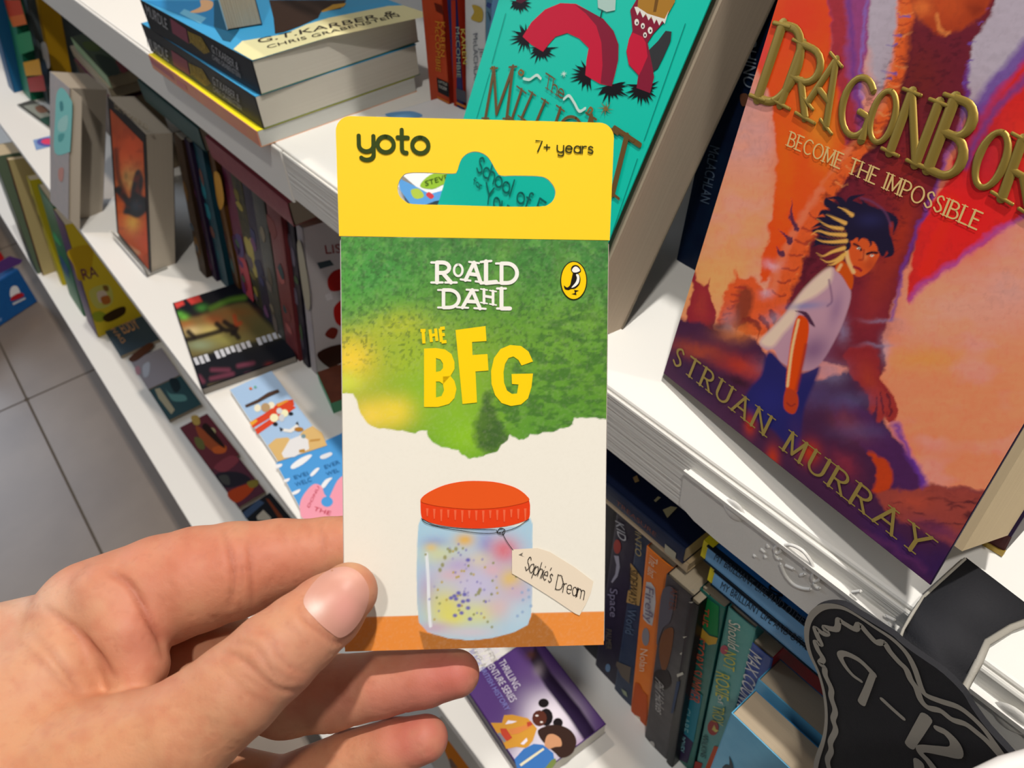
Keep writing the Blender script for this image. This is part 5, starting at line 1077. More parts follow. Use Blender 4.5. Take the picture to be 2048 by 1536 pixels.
for x0, z0, lab, P, k in ((-0.1015, ZB + .2215, 'blue lettered book, upper of two lying under the top shelf', (fz([(1055, 935)])[0], fz([(1850, 1512)])[0], fz([(1078, 878)])[0]), 0), (-0.0955, ZB + .2090, 'blue lettered book, lower of two lying under the top shelf', (fz([(1110, 1178)])[0], fz([(1890, 1742)])[0], fz([(1130, 1120)])[0]), 1)):
    bb, fb = lying('picture_book', lab, x0 + .2, .175, z0, .2, .0110, .14, '#74aede', '#2a66aa', page='#d9d0b8')
    MB().box((-0.0004, 0.198, -0.06), (0.0114, 0.2032, -0.0010)).build('yellow_edge', laminate('#e3d225'), bb)
    MB().box((-0.0003, 0.0, -0.0024), (0.0005, 0.2005, 0.0002)).build('lower_outline', ink('#16222e'), bb); MB().box((0.0106, 0.0, -0.0024), (0.0113, 0.2005, 0.0002)).build('upper_outline', ink('#16222e'), bb)
    letters(bb, fb, fb, '#1c2c40', [('MY BRILLIANT LIFE AND OTHER',) + P], name='spine_lettering', w=.0004)
    if k == 0:
        FN = Frame((fb.O[0], .176, z0 + .0113), (1, 0, 0), (0, 1, 0)); patches(bb, FN, fb, [('#b5a040', fz([(1440, 1050), (1490, 1050), (1520, 1090), (1460, 1085)]))])
        mb = MB(); ribbon(mb, FN.uv(smooth_path(fz([(1590, 1160), (1540, 1160), (1540, 1190), (1600, 1220), (1640, 1240), (1590, 1245)]), 5), .0002), .0005, .0002); build_on(mb, 'cover_lettering', ink('#0f1c30'), bb, FN, fb)

# ---------------------------------------------------------------- middle shelf, left
def face_book(name, label, bl, br, tl, h, t, cover, page, group=None, z=ZB, lift=0.0):
    fr, w = stand(bl, br, tl, z); h = h or fr.h
    dz = t * max(fr.W[2], 0) + lift
    fr = Frame(fr.O + np.array([0, 0, dz]), fr.U, fr.V)
    return book(name, label, fr, w, h, t, cover, page=page), fr, w, h
bo, fo, wo, ho = face_book('paperback', 'black framed paperback with fiery orange cover standing on a clear stand', (240, 478), (307, 546), (221, 203), .176, .030, laminate('#231d1c'), '#bdb2a2')
lz = lambda pts: [(x * .19531, y * .19531) for x, y in pts]; lz2 = lambda pts: [(x * .19531, 280 + y * .19531) for x, y in pts]
def fire_paint(X, Y):
    p = Paint(X, Y, '#c2572c'); p.blob(265, 290, 40, 50, '#d8552c', .9); p.blob(262, 360, 22, 30, '#c9a05c', .9); p.blob(250, 440, 30, 40, '#e2662a', .9); p.blob(300, 480, 26, 50, '#d9502a', .9); p.blob(265, 445, 16, 20, '#e9b04a', .9); p.blob(230, 260, 20, 60, '#8a3a22', .6); p.blob(262, 240, 30, 20, '#a3502e', .7)
    p.poly([(228, 380), (240, 372), (258, 395), (262, 378), (270, 345), (280, 340), (288, 362), (284, 390), (300, 392), (310, 385), (306, 410), (292, 425), (276, 436), (258, 430), (246, 426), (250, 410), (240, 396)], '#2a2b2e', 2.5); p.blob(272, 412, 12, 12, '#3a4450', .8); p.blob(252, 352, 5, 10, '#6a5a34', .7)
    p.line([(232, 300), (236, 350), (250, 392)], '#33211c', 5, 3, .8); p.line([(303, 330), (304, 380), (296, 400)], '#33211c', 5, 3, .8); p.line([(232, 470), (245, 486), (262, 498), (276, 506)], '#d8b48a', 4, 3, .6); p.mix(np.clip((p.noise(14, 5, 3) - .5) * 4, 0, 1), '#8a3420', .4)
    return p
printed_sheet('printed_cover', fo, 0.006, wo - 0.007, 0.004, ho - 0.012, 60, 100, fire_paint, PRINT(), bo, 0.0002)
letters(bo, fo, fo, '#9a8a70', [('SKYWARD', (228, 216), (296, 262), (228, 206))])
CLEAR = mat('clear_acrylic', '#f2f2ee', 0.08, 0.5); CLEAR.node_tree.nodes['Principled BSDF'].inputs['Transmission Weight'].default_value = 0.85; CLEAR.node_tree.nodes['Principled BSDF'].inputs['IOR'].default_value = 1.25
stn = thing('book_stand', 'small clear acrylic ledge under the fiery orange paperback', 'book stand', Matrix.Translation(fo.world(0, 0, 0)))
sb = Frame(np.array([fo.O[0], fo.O[1], ZB]), fo.U * np.array([1, 1, 0]), (0, 0, 1))
def sbox(nm, a, b):
    build_on(MB().box(a, b), nm, CLEAR, stn, sb, Frame(fo.world(0, 0, 0), (1, 0, 0), (0, 1, 0)))
sbox('foot', (-0.004, 0.0002, -0.02), (wo + 0.004, 0.0022, 0.006)); sbox('lip', (-0.004, 0.0022, 0.004), (wo + 0.004, 0.014, 0.006))
bt_, ft_, wt_, ht_ = face_book('paperback', 'pale turquoise paperback with flared cover standing at the far left of the middle shelf', (112, 425), (147, 449), (112, 142), .176, .045, laminate('#a9a3a6', '#8f9aa0'), '#a89e90')
patches(bt_, ft_, ft_, [('#7fc6c6', lz([(580, 960), (640, 900), (720, 1010), (740, 1100), (720, 1500), (700, 1560), (560, 1560), (565, 1200)]), True), ('#4d8f96', lz([(610, 1050), (640, 1040), (650, 1120), (620, 1140)]), True), ('#5aa3a6', lz([(600, 1380), (660, 1370), (640, 1440), (600, 1450)]), True), ('#9fd0cf', lz([(600, 1240), (690, 1180), (680, 1330), (600, 1340)]), True), ('#b98a84', lz2([(600, 300), (650, 290), (640, 420), (600, 400)]), True)])
MB().box((wt_, 0, -0.002), (wt_ + 0.028, ht_, -0.0015)).build('loose_page', mat('paper_page', '#b8ab98', 0.8, 0.2), bt_)
# comic book and boxes lying on the shelf
bc, fc_, wc, hc = flat_book('comic_book', 'dark comic book with chunky white title lying on the middle shelf', (404, 778), (598, 724), (346, 606), ZB + .008, .008, laminate('#14161f', rough=.25), laminate('#20222b'), laminate('#2a2d36'), '#8f8a84')
cz = lambda pts: [(340 + x * .19531, 480 + y * .19531) for x, y in pts]
def comic_paint(X, Y):
    p = Paint(X, Y, '#12141c'); p.poly(cz([(100, 830), (300, 780), (500, 700), (760, 640), (860, 720), (1060, 930), (1130, 1000), (700, 1060), (230, 1200), (190, 1100)]), '#6f6238', 4)
    for b in ((430, 640, 26, 14, '#a3542a'), (372, 650, 22, 12, '#a8642e'), (470, 625, 40, 12, '#8a5a2a'), (420, 662, 30, 14, '#c9b46a'), (385, 662, 20, 10, '#d8c08a'), (450, 680, 40, 14, '#8f8a4a'), (400, 690, 30, 12, '#8d9a78'), (520, 660, 30, 20, '#5f5a34'), (480, 650, 24, 16, '#7a5a2c')): p.blob(*b, .85)
    p.poly(cz([(30, 650), (130, 620), (150, 660), (70, 700)]), '#d8443e', 2, sm=False); p.poly(cz([(150, 590), (290, 560), (330, 630), (220, 660)]), '#d2403a', 2, sm=False); p.blob(360, 628, 8, 6, '#5aa33c'); p.blob(368, 634, 10, 7, '#6ab03f'); p.blob(405, 615, 12, 8, '#4a8f3c'); p.line(cz([(420, 700), (600, 620), (760, 590)]), '#5f8a2c', 5, 4, .8)
    for P in ([(190, 940), (240, 1000), (180, 1020)], [(480, 860), (560, 920), (640, 930), (700, 1000)], [(560, 840), (620, 880), (680, 900), (640, 960)], [(260, 1000), (420, 960), (520, 930)]): p.line(cz(P), '#1d130f', 5, 2.5, .95)
    p.line(cz([(660, 780), (680, 860), (720, 850)]), '#a3401c', 4, 2.5, .9)
    for P in ([(430, 1330), (600, 1330)], [(700, 1290), (850, 1260)], [(420, 1420), (640, 1370)], [(300, 1400), (340, 1450)], [(780, 1380), (830, 1370)]): p.line(cz(P), '#7a3a4e', 4, 3, .7)
    p.blob(*cz([(1020, 1280)])[0], 9, 6, '#7a2020', .9); p.line(cz([(400, 1490), (650, 1440), (960, 1380)]), '#6a5a3a', 3, 3, .6)
    return p
printed_sheet('printed_cover', fc_, 0.001, wc - 0.001, 0.001, hc - 0.001, 110, 90, comic_paint, PRINT(), bc, 0.0002)
mb = MB(); rr = random.Random(3)
for k in range(17):
    t = k / 16; x, y = 235 + 860 * t, 1250 - 270 * t
    if k in (3, 11): continue
    w2 = 38; hh = rr.uniform(95, 125) * (1 - .25 * t)
    mb.poly(fc_.uv(np.array(cz([(x, y - 40), (x + w2, y - 52), (x + w2 + hh * .32, y + hh * .6 - 40), (x + hh * .32, y + hh * .7 - 40)])), .0004), .0004)
mb.build('title_blocks', ink('#c9cbd2'), bc)
pz_ = lambda pts: [(230 + x * .22983, 700 + y * .22983) for x, y in pts]
def flatprint(name, label, c0, cu, cv, z, t, cover, items, page='#dfd9cc', side='#d8d8d4'):
    bk, fr, w, h = flat_book(name, label, c0, cu, cv, z, t, laminate(cover), laminate(side), laminate(side), page)
    if items: patches(bk, fr, fr, items)
    return bk, fr, w, h
el = lambda cx, cy, rx, ry, n=12: arc(cx, cy, rx, ry, 0, 360, n + 1)[:-1]
bp, fp, _, _ = flatprint('picture_book', 'pale blue picture book with a red biplane lying on the middle shelf', *pz_([(1418, 972), (1845, 828), (1000, 345)]), ZB + .007, .007, '#a9c8ea', [
    ('#d9492c', pz_([(1170, 630), (1290, 560), (1400, 480), (1470, 440), (1550, 430), (1560, 480), (1440, 540), (1300, 620), (1200, 680)])), ('#d9492c', pz_([(1215, 690), (1380, 580), (1540, 480), (1575, 500), (1420, 610), (1240, 735)])), ('#e9a83a', pz_([(1170, 630), (1230, 600), (1240, 620), (1190, 660)])), ('#e2963a', pz_([(1400, 470), (1500, 430), (1510, 445), (1420, 495)])),
    ('#f1ead0', pz_(el(1240, 505, 30, 34))), ('#f1ead0', pz_(el(1360, 480, 30, 30))), ('#b89a72', pz_(el(1310, 500, 40, 40))), ('#f3efc4', pz_(el(1385, 590, 38, 36))), ('#f3efc4', pz_(el(1475, 550, 34, 34))), ('#d4d8de', pz_(el(1430, 530, 26, 26))), ('#cfd2d8', pz_(el(1450, 590, 26, 34))), ('#23262e', pz_(el(1395, 645, 22, 18))), ('#23262e', pz_(el(1530, 555, 22, 16))),
    ('#dcb878', pz_([(1330, 830), (1400, 770), (1500, 760), (1560, 800), (1640, 700), (1720, 660), (1800, 720), (1845, 830), (1420, 970)])), ('#c2924c', pz_([(1700, 780), (1790, 770), (1780, 790), (1690, 800)])), ('#eceae4', pz_([(1430, 680), (1520, 690), (1590, 640), (1600, 680), (1530, 720), (1470, 710)])), ('#2a2c30', pz_([(1430, 670), (1470, 690), (1440, 710)])), ('#2a2c30', pz_([(1570, 640), (1590, 620), (1600, 660)])), ('#b0792e', pz_(el(1600, 690, 40, 20))),
    ('#e6e6e8', pz_([(1450, 900), (1520, 780), (1620, 740), (1680, 780), (1690, 860), (1560, 930), (1470, 940)])), ('#b98a3a', pz_([(1600, 870), (1650, 860), (1655, 885), (1605, 895)])), ('#7a98a2', pz_(el(1640, 750, 20, 20))), ('#d8783a', pz_(el(1180, 335, 14, 12))), ('#6ab0a0', pz_(el(1220, 322, 12, 12))), ('#4f3a30', pz_([(1130, 480), (1240, 430), (1330, 370), (1420, 340), (1430, 365), (1330, 410), (1240, 460), (1140, 500)]))])
bp, fp, _, _ = flatprint('picture_book', 'sky blue book with clouds and pink ring letters lying on the middle shelf', (614, 1042), (790, 985), (552, 926), ZB + .007, .007, '#4f9fe2', [
    ('#f0f2f6', pz_([(1530, 1010), (1600, 950), (1690, 910), (1710, 925), (1640, 990), (1550, 1035)]), True), ('#f0f2f6', pz_([(1400, 1000), (1450, 990), (1450, 1010), (1410, 1030)]), True), ('#e3e6ec', pz_([(1790, 920), (1870, 890), (1890, 910), (1830, 945), (1790, 945)]), True), ('#f0f2f6', pz_([(1700, 1080), (1750, 1030), (1780, 1030), (1740, 1080), (1710, 1100)]), True), ('#f0f2f6', pz_([(1470, 1130), (1520, 1115), (1510, 1140), (1480, 1150)]), True), ('#f0f2f6', pz_([(1790, 1190), (1830, 1130), (1890, 1110), (1860, 1150), (1820, 1200)]), True), ('#f0f2f6', pz_([(1540, 1240), (1610, 1210), (1600, 1240), (1555, 1260)]), True),
    ('#f2a0b4', pz_([(1610, 1400), (1620, 1300), (1680, 1210), (1740, 1165), (1800, 1190), (1820, 1250), (1860, 1290), (1880, 1250), (1960, 1110), (2100, 1100), (2100, 1480), (1680, 1480)]), True), ('#4f9fe2', pz_(el(1845, 1320, 52, 46)))])
letters(bp, fp, fp, '#235f96', [('EVEI', pz_([(1565, 1125)])[0], pz_([(1685, 1085)])[0], pz_([(1550, 1095)])[0]), ('WELC', pz_([(1575, 1190)])[0], pz_([(1715, 1140)])[0], pz_([(1560, 1155)])[0]), ('EVER', pz_([(1830, 1035)])[0], pz_([(1960, 985)])[0], pz_([(1815, 1005)])[0]), ('WEL', pz_([(1845, 1095)])[0], pz_([(1955, 1055)])[0], pz_([(1830, 1065)])[0])], w=.0007); letters(bp, fp, fp, '#c2384f', [('THE', pz_([(1725, 1395)])[0], pz_([(1870, 1440)])[0], pz_([(1740, 1360)])[0]), ('DONU', pz_([(1690, 1375)])[0], pz_([(1780, 1195)])[0], pz_([(1670, 1360)])[0])], w=.0007)
# purple book, back cover up
vz = lambda pts: [(840 + x * .20508, 1260 + y * .20508) for x, y in pts]
bv, fv, wv, hv = flat_book('paperback', 'purple paperback with two cartoon friends lying on the middle shelf by the fingers', (1058, 1566), (1245, 1490), (925, 1366), ZB + .014, .014, laminate('#4b2b6e', rough=.25), laminate('#3a2058'), laminate('#231038'), '#e2ddd2')
def purple_paint(X, Y):
    p = Paint(X, Y, '#5a3a80'); q = vz([(1300, 900)])[0]; p.blob(q[0], q[1], 62, 80, '#efe6f2', 1.0, -30, 3); p.blob(*vz([(1100, 1250)])[0], 60, 50, '#f0eaf4', 1.0); p.blob(*vz([(700, 300)])[0], 50, 40, '#4a2a78', .6); p.blob(*vz([(1100, 420)])[0], 40, 40, '#6a4a86', .6); p.blob(*vz([(1600, 1200)])[0], 26, 26, '#cf9cc8', .8)
    p.poly(vz([(1120, 150), (1280, 420), (1560, 760), (1830, 1170), (1800, 1240), (1700, 1230), (1450, 850), (1230, 560), (1080, 300)]), '#231038', 3, sm=False); p.blob(*vz([(1160, 380)])[0], 12, 16, '#a89aa8', .8); p.blob(*vz([(1080, 240)])[0], 10, 10, '#7a4a2a', .8)  # dark band paints the top shelf's shadow onto the cover
    return p
printed_sheet('printed_cover', fv, 0.0006, wv - 0.0006, 0.0006, hv - 0.0006, 110, 130, purple_paint, PRINT(), bv, 0.0002)
letters(bv, fv, fv, '#e9e2f2', [('GET READY FOR A THRILLING,', vz([(500, -120)])[0], vz([(930, 590)])[0], vz([(560, -150)])[0]), ('TIME TRAVEL ADVENTURE SERIES', vz([(400, -40)])[0], vz([(885, 710)])[0], vz([(460, -70)])[0])], w=.0008); letters(bv, fv, fv, '#8f90d8', [('OF BLACK BRITISH HISTORY', vz([(430, 130)])[0], vz([(835, 790)])[0], vz([(475, 110)])[0])], w=.0008)
patches(bv, fv, fv, [('#d99c3a', vz([(690, 905), (800, 905), (820, 830), (900, 825), (1050, 860), (1090, 900), (1140, 960), (1100, 1080), (1060, 1130), (1030, 1150), (940, 1140), (840, 1160), (800, 1080), (740, 990)])), ('#efe6f2', vz([(830, 920), (860, 880), (950, 890), (900, 910)])), ('#efe6f2', vz([(980, 1110), (1040, 1050), (1050, 1080), (1010, 1120)])), ('#c94a34', vz([(780, 960), (840, 960), (900, 1050), (850, 1085), (800, 1040)])), ('#e08a4a', vz([(860, 970), (1020, 930), (1080, 900), (1090, 940), (960, 1010), (890, 1020)])), ('#8a8a94', vz([(750, 1010), (780, 1000), (840, 1080), (820, 1100)])),
    ('#1c1518', vz(el(1205, 712, 52, 44))), ('#1c1518', vz(el(1230, 850, 66, 86))), ('#5a2e22', vz(el(1165, 860, 72, 78))), ('#c24a34', vz([(1040, 900), (1080, 890), (1100, 920), (1050, 945)])), ('#eee6e0', vz(el(1140, 835, 16, 9))), ('#eee6e0', vz(el(1185, 898, 14, 9))),
    ('#1c1518', vz(el(1345, 905, 48, 48))), ('#3a2620', vz([(1150, 980), (1220, 940), (1300, 925), (1400, 940), (1480, 990), (1525, 1080), (1500, 1180), (1440, 1235), (1370, 1245), (1320, 1200), (1230, 1120), (1170, 1050)]), True), ('#d39a72', vz([(1240, 1030), (1300, 1015), (1370, 1060), (1380, 1130), (1320, 1140), (1250, 1160), (1215, 1120)]), True),
    ('#3f78c0', vz([(920, 1260), (1010, 1160), (1110, 1110), (1200, 1120), (1300, 1200), (1310, 1270), (1200, 1360), (960, 1400)])), ('#7a8a4a', vz([(1280, 1270), (1320, 1250), (1330, 1290), (1270, 1370), (1200, 1370)])), ('#e9e2c0', vz([(970, 1310), (1040, 1260), (1200, 1150), (1215, 1165), (1050, 1285), (985, 1330)]))], w0=.0004, dw=.00003)
# row of spines behind, left part of the middle shelf
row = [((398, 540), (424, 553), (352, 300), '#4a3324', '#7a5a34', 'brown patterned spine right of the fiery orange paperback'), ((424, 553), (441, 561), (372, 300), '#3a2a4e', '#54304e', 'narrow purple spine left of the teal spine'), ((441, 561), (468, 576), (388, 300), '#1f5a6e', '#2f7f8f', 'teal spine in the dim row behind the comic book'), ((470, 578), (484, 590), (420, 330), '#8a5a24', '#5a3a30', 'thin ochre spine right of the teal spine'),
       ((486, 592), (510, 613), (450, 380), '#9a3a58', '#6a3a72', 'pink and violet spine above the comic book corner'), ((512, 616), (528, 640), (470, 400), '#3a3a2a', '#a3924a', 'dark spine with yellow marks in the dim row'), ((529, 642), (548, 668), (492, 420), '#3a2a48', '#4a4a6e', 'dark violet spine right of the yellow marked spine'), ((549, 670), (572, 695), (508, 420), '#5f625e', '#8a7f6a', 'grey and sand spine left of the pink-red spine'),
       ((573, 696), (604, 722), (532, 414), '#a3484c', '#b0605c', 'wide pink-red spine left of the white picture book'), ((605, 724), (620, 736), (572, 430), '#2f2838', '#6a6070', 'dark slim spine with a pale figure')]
def busy(bk, fr, w, h, seed, c2, n=6):
    # small printed marks running along a spine
    r_ = random.Random(seed); cols = [c2, dim(c2, 1.35) if max(hexc(c2)) < 180 else c2, '#%02x%02x%02x' % tuple(r_.randint(40, 120) for _ in range(3))]
    for k, c in enumerate(cols):
        for i in range(n // 3):
            mb = MB(); v = r_.uniform(.08, .88) * h; u = r_.uniform(.18, .5) * w; a, b = r_.uniform(.2, .45) * w, r_.uniform(.03, .09) * h
            mb.poly([(u + a * math.cos(t) * r_.uniform(.6, 1), v + b * math.sin(t) * r_.uniform(.6, 1)) for t in np.linspace(0, 6.28, 9)[:-1]], .0002 + .00002 * (k * 4 + i))
            mb.build('spine_mark', ink(c), bk)
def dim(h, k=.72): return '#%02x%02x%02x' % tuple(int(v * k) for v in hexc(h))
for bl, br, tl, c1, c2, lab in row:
    c1, c2 = dim(c1), dim(c2)  # colours darkened to carry the shade under the top shelf
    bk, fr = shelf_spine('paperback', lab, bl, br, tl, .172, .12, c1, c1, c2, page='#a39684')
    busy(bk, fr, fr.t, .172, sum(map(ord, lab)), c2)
    if 'pale figure' in lab: patches(bk, fr, fr, [('#a8a08c', [(594, 490), (602, 486), (616, 560), (620, 612), (612, 616), (602, 560)], True)])
    if 'ochre' in lab: patches(bk, fr, fr, [('#c9923a', [(428, 345), (440, 352), (448, 400), (440, 420), (432, 390)], True)])
    if 'yellow marks' in lab: patches(bk, fr, fr, [('#b8a85a', [(488, 480), (497, 480), (510, 530), (516, 552), (508, 548)], True), ('#b8a85a', [(498, 482), (506, 484), (516, 540), (512, 545)], True)])
    if 'violet spine above' in lab: patches(bk, fr, fr, [('#c24a55', [(478, 520), (492, 525), (506, 590), (505, 606), (492, 594)], True), ('#5a4a78', [(470, 470), (482, 474), (488, 510), (478, 512)], True)])
bk, fr = shelf_spine('picture_book', 'white picture book with red shapes standing at the card pack edge', (622, 738), (640, 748), (590, 440), .17, .13, '#a8a0a0', '#c3bcbc', '#8a8290')
FL_ = Frame(fr.world(fr.t, 0, 0), -fr.W, fr.V)
patches(bk, FL_, fr, [('#a3211c', [(655, 560), (668, 542), (690, 540), (690, 575), (662, 582)], True), ('#b01c18', [(668, 615), (690, 600), (690, 650), (672, 645)], True), ('#7a2a22', [(650, 670), (662, 655), (676, 660), (668, 678)], True), ('#3f4c52', [(634, 526), (660, 520), (668, 530), (640, 538)]), ('#3a2018', [(636, 705), (690, 690), (690, 745), (650, 730)], True), ('#d5d0d2', [(650, 590), (662, 585), (666, 598), (654, 602)])])
letters(bk, FL_, fr, '#8a1f1c', [('LIST', (652, 508), (700, 504), (649, 490))])
for (x1, y, z, L, t, c1, c2, lab) in ((-.545, .19, ZB + .186, .17, .022, '#8f3b44', '#a8565a', 'red paperback lying across the dim spines under the top shelf'), (-.73, .19, ZB + .186, .17, .024, '#1f4a48', '#2f5f54', 'dark green paperback lying across the dim spines under the top shelf')):
    bb, fb = lying('paperback', lab, x1, y, z, L, t, .11, c1, c1, page='#a39684', c2=c2)
bg_, fg, _, _ = flat_book('paperback', 'dark green paperback with light green spine on a stack near the far end', (215, 153), (312, 138), (142, 74), ZB + .150, .016, laminate('#24401f', '#3a2a1c'), laminate('#5a3a2a'), laminate('#8aa878'), '#a89a80')
patches(bg_, fg, fg, [('#6a2228', [(235, 118), (256, 138), (245, 146), (232, 130)], True), ('#17261a', [(190, 110), (225, 118), (240, 146), (215, 148)], True), ('#4a5a24', [(165, 85), (190, 84), (200, 100), (175, 100)], True)])
bg_, fg, _, _ = flat_book('paperback', 'cream paperback under the dark green one near the far end', (217, 176), (312, 158), (140, 92), ZB + .132, .014, laminate('#b8a88c'), laminate('#a89878'), laminate('#9a8a70'), '#a89a80')
bg_, fg, _, _ = flat_book('paperback', 'purple and brown paperback low on the far stack', (225, 205), (318, 188), (148, 118), ZB + .112, .112, laminate('#5a2a4a', '#a3622a'), laminate('#3a2030'), laminate('#4a3020'), '#7a6a54')
for bl, br, tl, c1, c2, lab, its in (((16, 172), (44, 182), (-30, 0), '#1c5a86', '#123f66', 'deep blue spine at the upper left edge', []), ((46, 184), (86, 196), (8, 0), '#1f7a5a', '#2a6a6a', 'rainbow striped spine at the upper left', [('#c2401f', [(8, 0), (40, 0), (48, 28), (18, 34)]), ('#d86a2a', [(18, 34), (48, 28), (54, 48), (26, 54)]), ('#2f8a5a', [(30, 70), (60, 62), (68, 100), (40, 110)]), ('#d89a1f', [(46, 125), (78, 118), (84, 150), (52, 152)]), ('#a31f1c', [(54, 156), (86, 150), (92, 182), (60, 184)])]), ((88, 198), (110, 206), (44, 0), '#5f6a6e', '#3a4450', 'grey streaked spine beside the rainbow one', [('#c2bcb8', [(82, 90), (92, 88), (100, 130), (92, 134)], True), ('#3a4a5a', [(80, 130), (90, 120), (100, 170), (92, 176)], True)]), ((112, 208), (124, 212), (70, 0), '#c99a1c', '#8a6a14', 'narrow mustard spine beside the grey streaked one', [])):
    bk, fr = shelf_spine('paperback', lab, bl, br, tl, .185, .03 if 'mustard' in lab else .10, c1, c1, c2, page='#a39684')
    if its: patches(bk, fr, fr, its)
bk, fr, _, _ = flatprint('booklet', 'dark framed booklet lying near the far end of the middle shelf', (97, 255), (125, 240), (34, 209), ZB + .004, .004, '#4a4a44', [('#8a8f86', [(46, 212), (78, 206), (108, 238), (98, 248)]), ('#2a4a40', [(80, 238), (104, 232), (108, 240), (96, 250)], True), ('#7a5a4a', [(70, 215), (85, 210), (96, 222), (80, 226)], True)])
bk, fr, _, _ = flatprint('label_card', 'small blue card with a pink oval lying on the shelf edge', (72, 300), (112, 288), (66, 280), ZB + .0008, .0008, '#7f9fd0', [('#5a5aa8', el(95, 284, 22, 9)), ('#e0436a', el(97, 283, 15, 6))])
bk, fr, _, _ = flat_book('picture_book', 'brown covered book with a green edge lying by the card pack', (662, 806), (770, 770), (634, 744), ZB + .014, .014, laminate('#6a3a2a', '#3a2018'), laminate('#3f9a72'), laminate('#3f9a72'), '#3f8f6c')

# ---------------------------------------------------------------- bottom shelf and floor, left
gz = lambda pts: [(x / 6.4, 440 + y / 6.4) for x, y in pts]
low = [((60, 525), (82, 546), (28, 440), .235, '#5f6f5a', '#3f4a40', 'grey green picture book spine, first of the low row at the left'), ((83, 547), (95, 549), (50, 440), .23, '#6a2f24', '#7a3a2a', 'brick red picture book spine beside the grey green one'),
       ((119, 562), (131, 570), (80, 440), .21, '#c9b92a', '#d8c838', 'bright yellow slim spine on the bottom shelf'), ((138, 588), (172, 632), (98, 450), .215, '#1f6a3c', '#2a7a48', 'green spine left of the yellow cover on the bottom shelf')]
for bl, br, tl, h, c1, c2, lab in low:
    bk, fr = shelf_spine('picture_book', lab, bl, br, tl, h, .2, c1, '#b0a070' if 'brick' in lab else c1, c2, page='#c9b898', z=ZC)
    busy(bk, fr, fr.t, h, sum(map(ord, lab)), c2)
bk, fr = shelf_spine('picture_book', 'yellow cover with purple letters on the bottom shelf', (174, 642), (196, 676), (132, 505), .215, .2, '#4a2a54', '#c9b02a', z=ZC)
wR = fr.t
FR_ = Frame(fr.world(wR, 0, 0), -fr.W, fr.V)
rz = lambda pts: [(100 + x / 5.12, 480 + y / 5.12) for x, y in pts]
patches(bk, FR_, fr, [('#b8961f', rz([(180, 110), (420, 60), (420, 300), (300, 420), (240, 260)]), True), ('#b9b45a', rz([(400, 520), (600, 460), (640, 640), (480, 700)]), True), ('#c8b4a0', rz([(480, 540), (560, 520), (590, 600), (510, 640)]), True), ('#a8622c', rz([(520, 590), (600, 570), (620, 640), (550, 660)]), True), ('#7a5a2a', rz([(540, 470), (590, 470), (600, 520), (560, 520)]), True), ('#8f9a2a', rz([(430, 760), (520, 730), (600, 800), (480, 840)]), True), ('#3a2a16', rz([(540, 790), (640, 720), (760, 680), (760, 760), (600, 840)]), True)])
letters(bk, FR_, fr, '#5a1f4a', [('RA', rz([(345, 415)])[0], rz([(500, 375)])[0], rz([(308, 300)])[0])], w=.0007)
bk, fr, _, _ = flatprint('paperback', 'dark slate book with orange letters leaning on the bottom shelf', (241, 712), (300, 650), (200, 646), ZC + .006, .006, '#3f4f5c', [('#3a2a1a', rz([(540, 790), (700, 690), (780, 760), (600, 850)]), True)], side='#33404a', page='#a89a84')
letters(bk, fr, fr, '#d8a06a', [('DAVID', rz([(740, 1060)])[0], rz([(580, 870)])[0], rz([(775, 1030)])[0]), ('EDDY', rz([(760, 960)])[0], rz([(930, 900)])[0], rz([(690, 860)])[0])])
bk, fr, _, _ = flatprint('paperback', 'grey lilac book with a brown strip lying on the bottom shelf', (297, 778), (350, 735), (262, 722), ZC + .006, .006, '#9a949c', [('#5a3626', rz([(810, 1210), (1000, 1060), (1060, 1090), (880, 1240)]), True), ('#b8bcc8', rz([(950, 1290), (1020, 1250), (1010, 1380), (960, 1400)]), True), ('#b88a96', rz([(870, 1310), (910, 1290), (930, 1360), (890, 1380)]), True)], side='#8a8488', page='#a89a84')
bk, fr, _, _ = flatprint('paperback', 'dark teal book with a blocky pale title lying on the bottom shelf', (338, 840), (394, 796), (299, 780), ZC + .006, .006, '#2a4a50', [('#1a2a30', pz_([(470, 260), (540, 250), (570, 330), (520, 370)]), True), ('#5a8a88', pz_([(440, 330), (480, 380), (600, 390), (620, 440), (500, 440)]), True), ('#b0a88c', pz_([(345, 340), (390, 330), (520, 520), (490, 560), (380, 420)]), False)], side='#22282c', page='#8f8474')
bk, fr, _, _ = flatprint('paperback', 'orange and plum illustrated book lying on the bottom shelf', (423, 940), (472, 900), (360, 855), ZC + .006, .006, '#6a2a34', [('#a3502c', pz_([(700, 660), (800, 720), (960, 870), (880, 900), (760, 800)]), True), ('#c9602c', pz_([(850, 850), (960, 830), (960, 890), (870, 900)]), True), ('#b99a50', pz_([(660, 580), (720, 570), (740, 640), (690, 650)]), True), ('#cabf8a', pz_(el(840, 715, 36, 40))), ('#6a6a3a', pz_([(690, 760), (760, 780), (780, 860), (720, 850)]), True), ('#2a1a14', pz_([(760, 680), (800, 640), (900, 760), (960, 850), (900, 820)]), True)], side='#3a1c22', page='#8f8474')
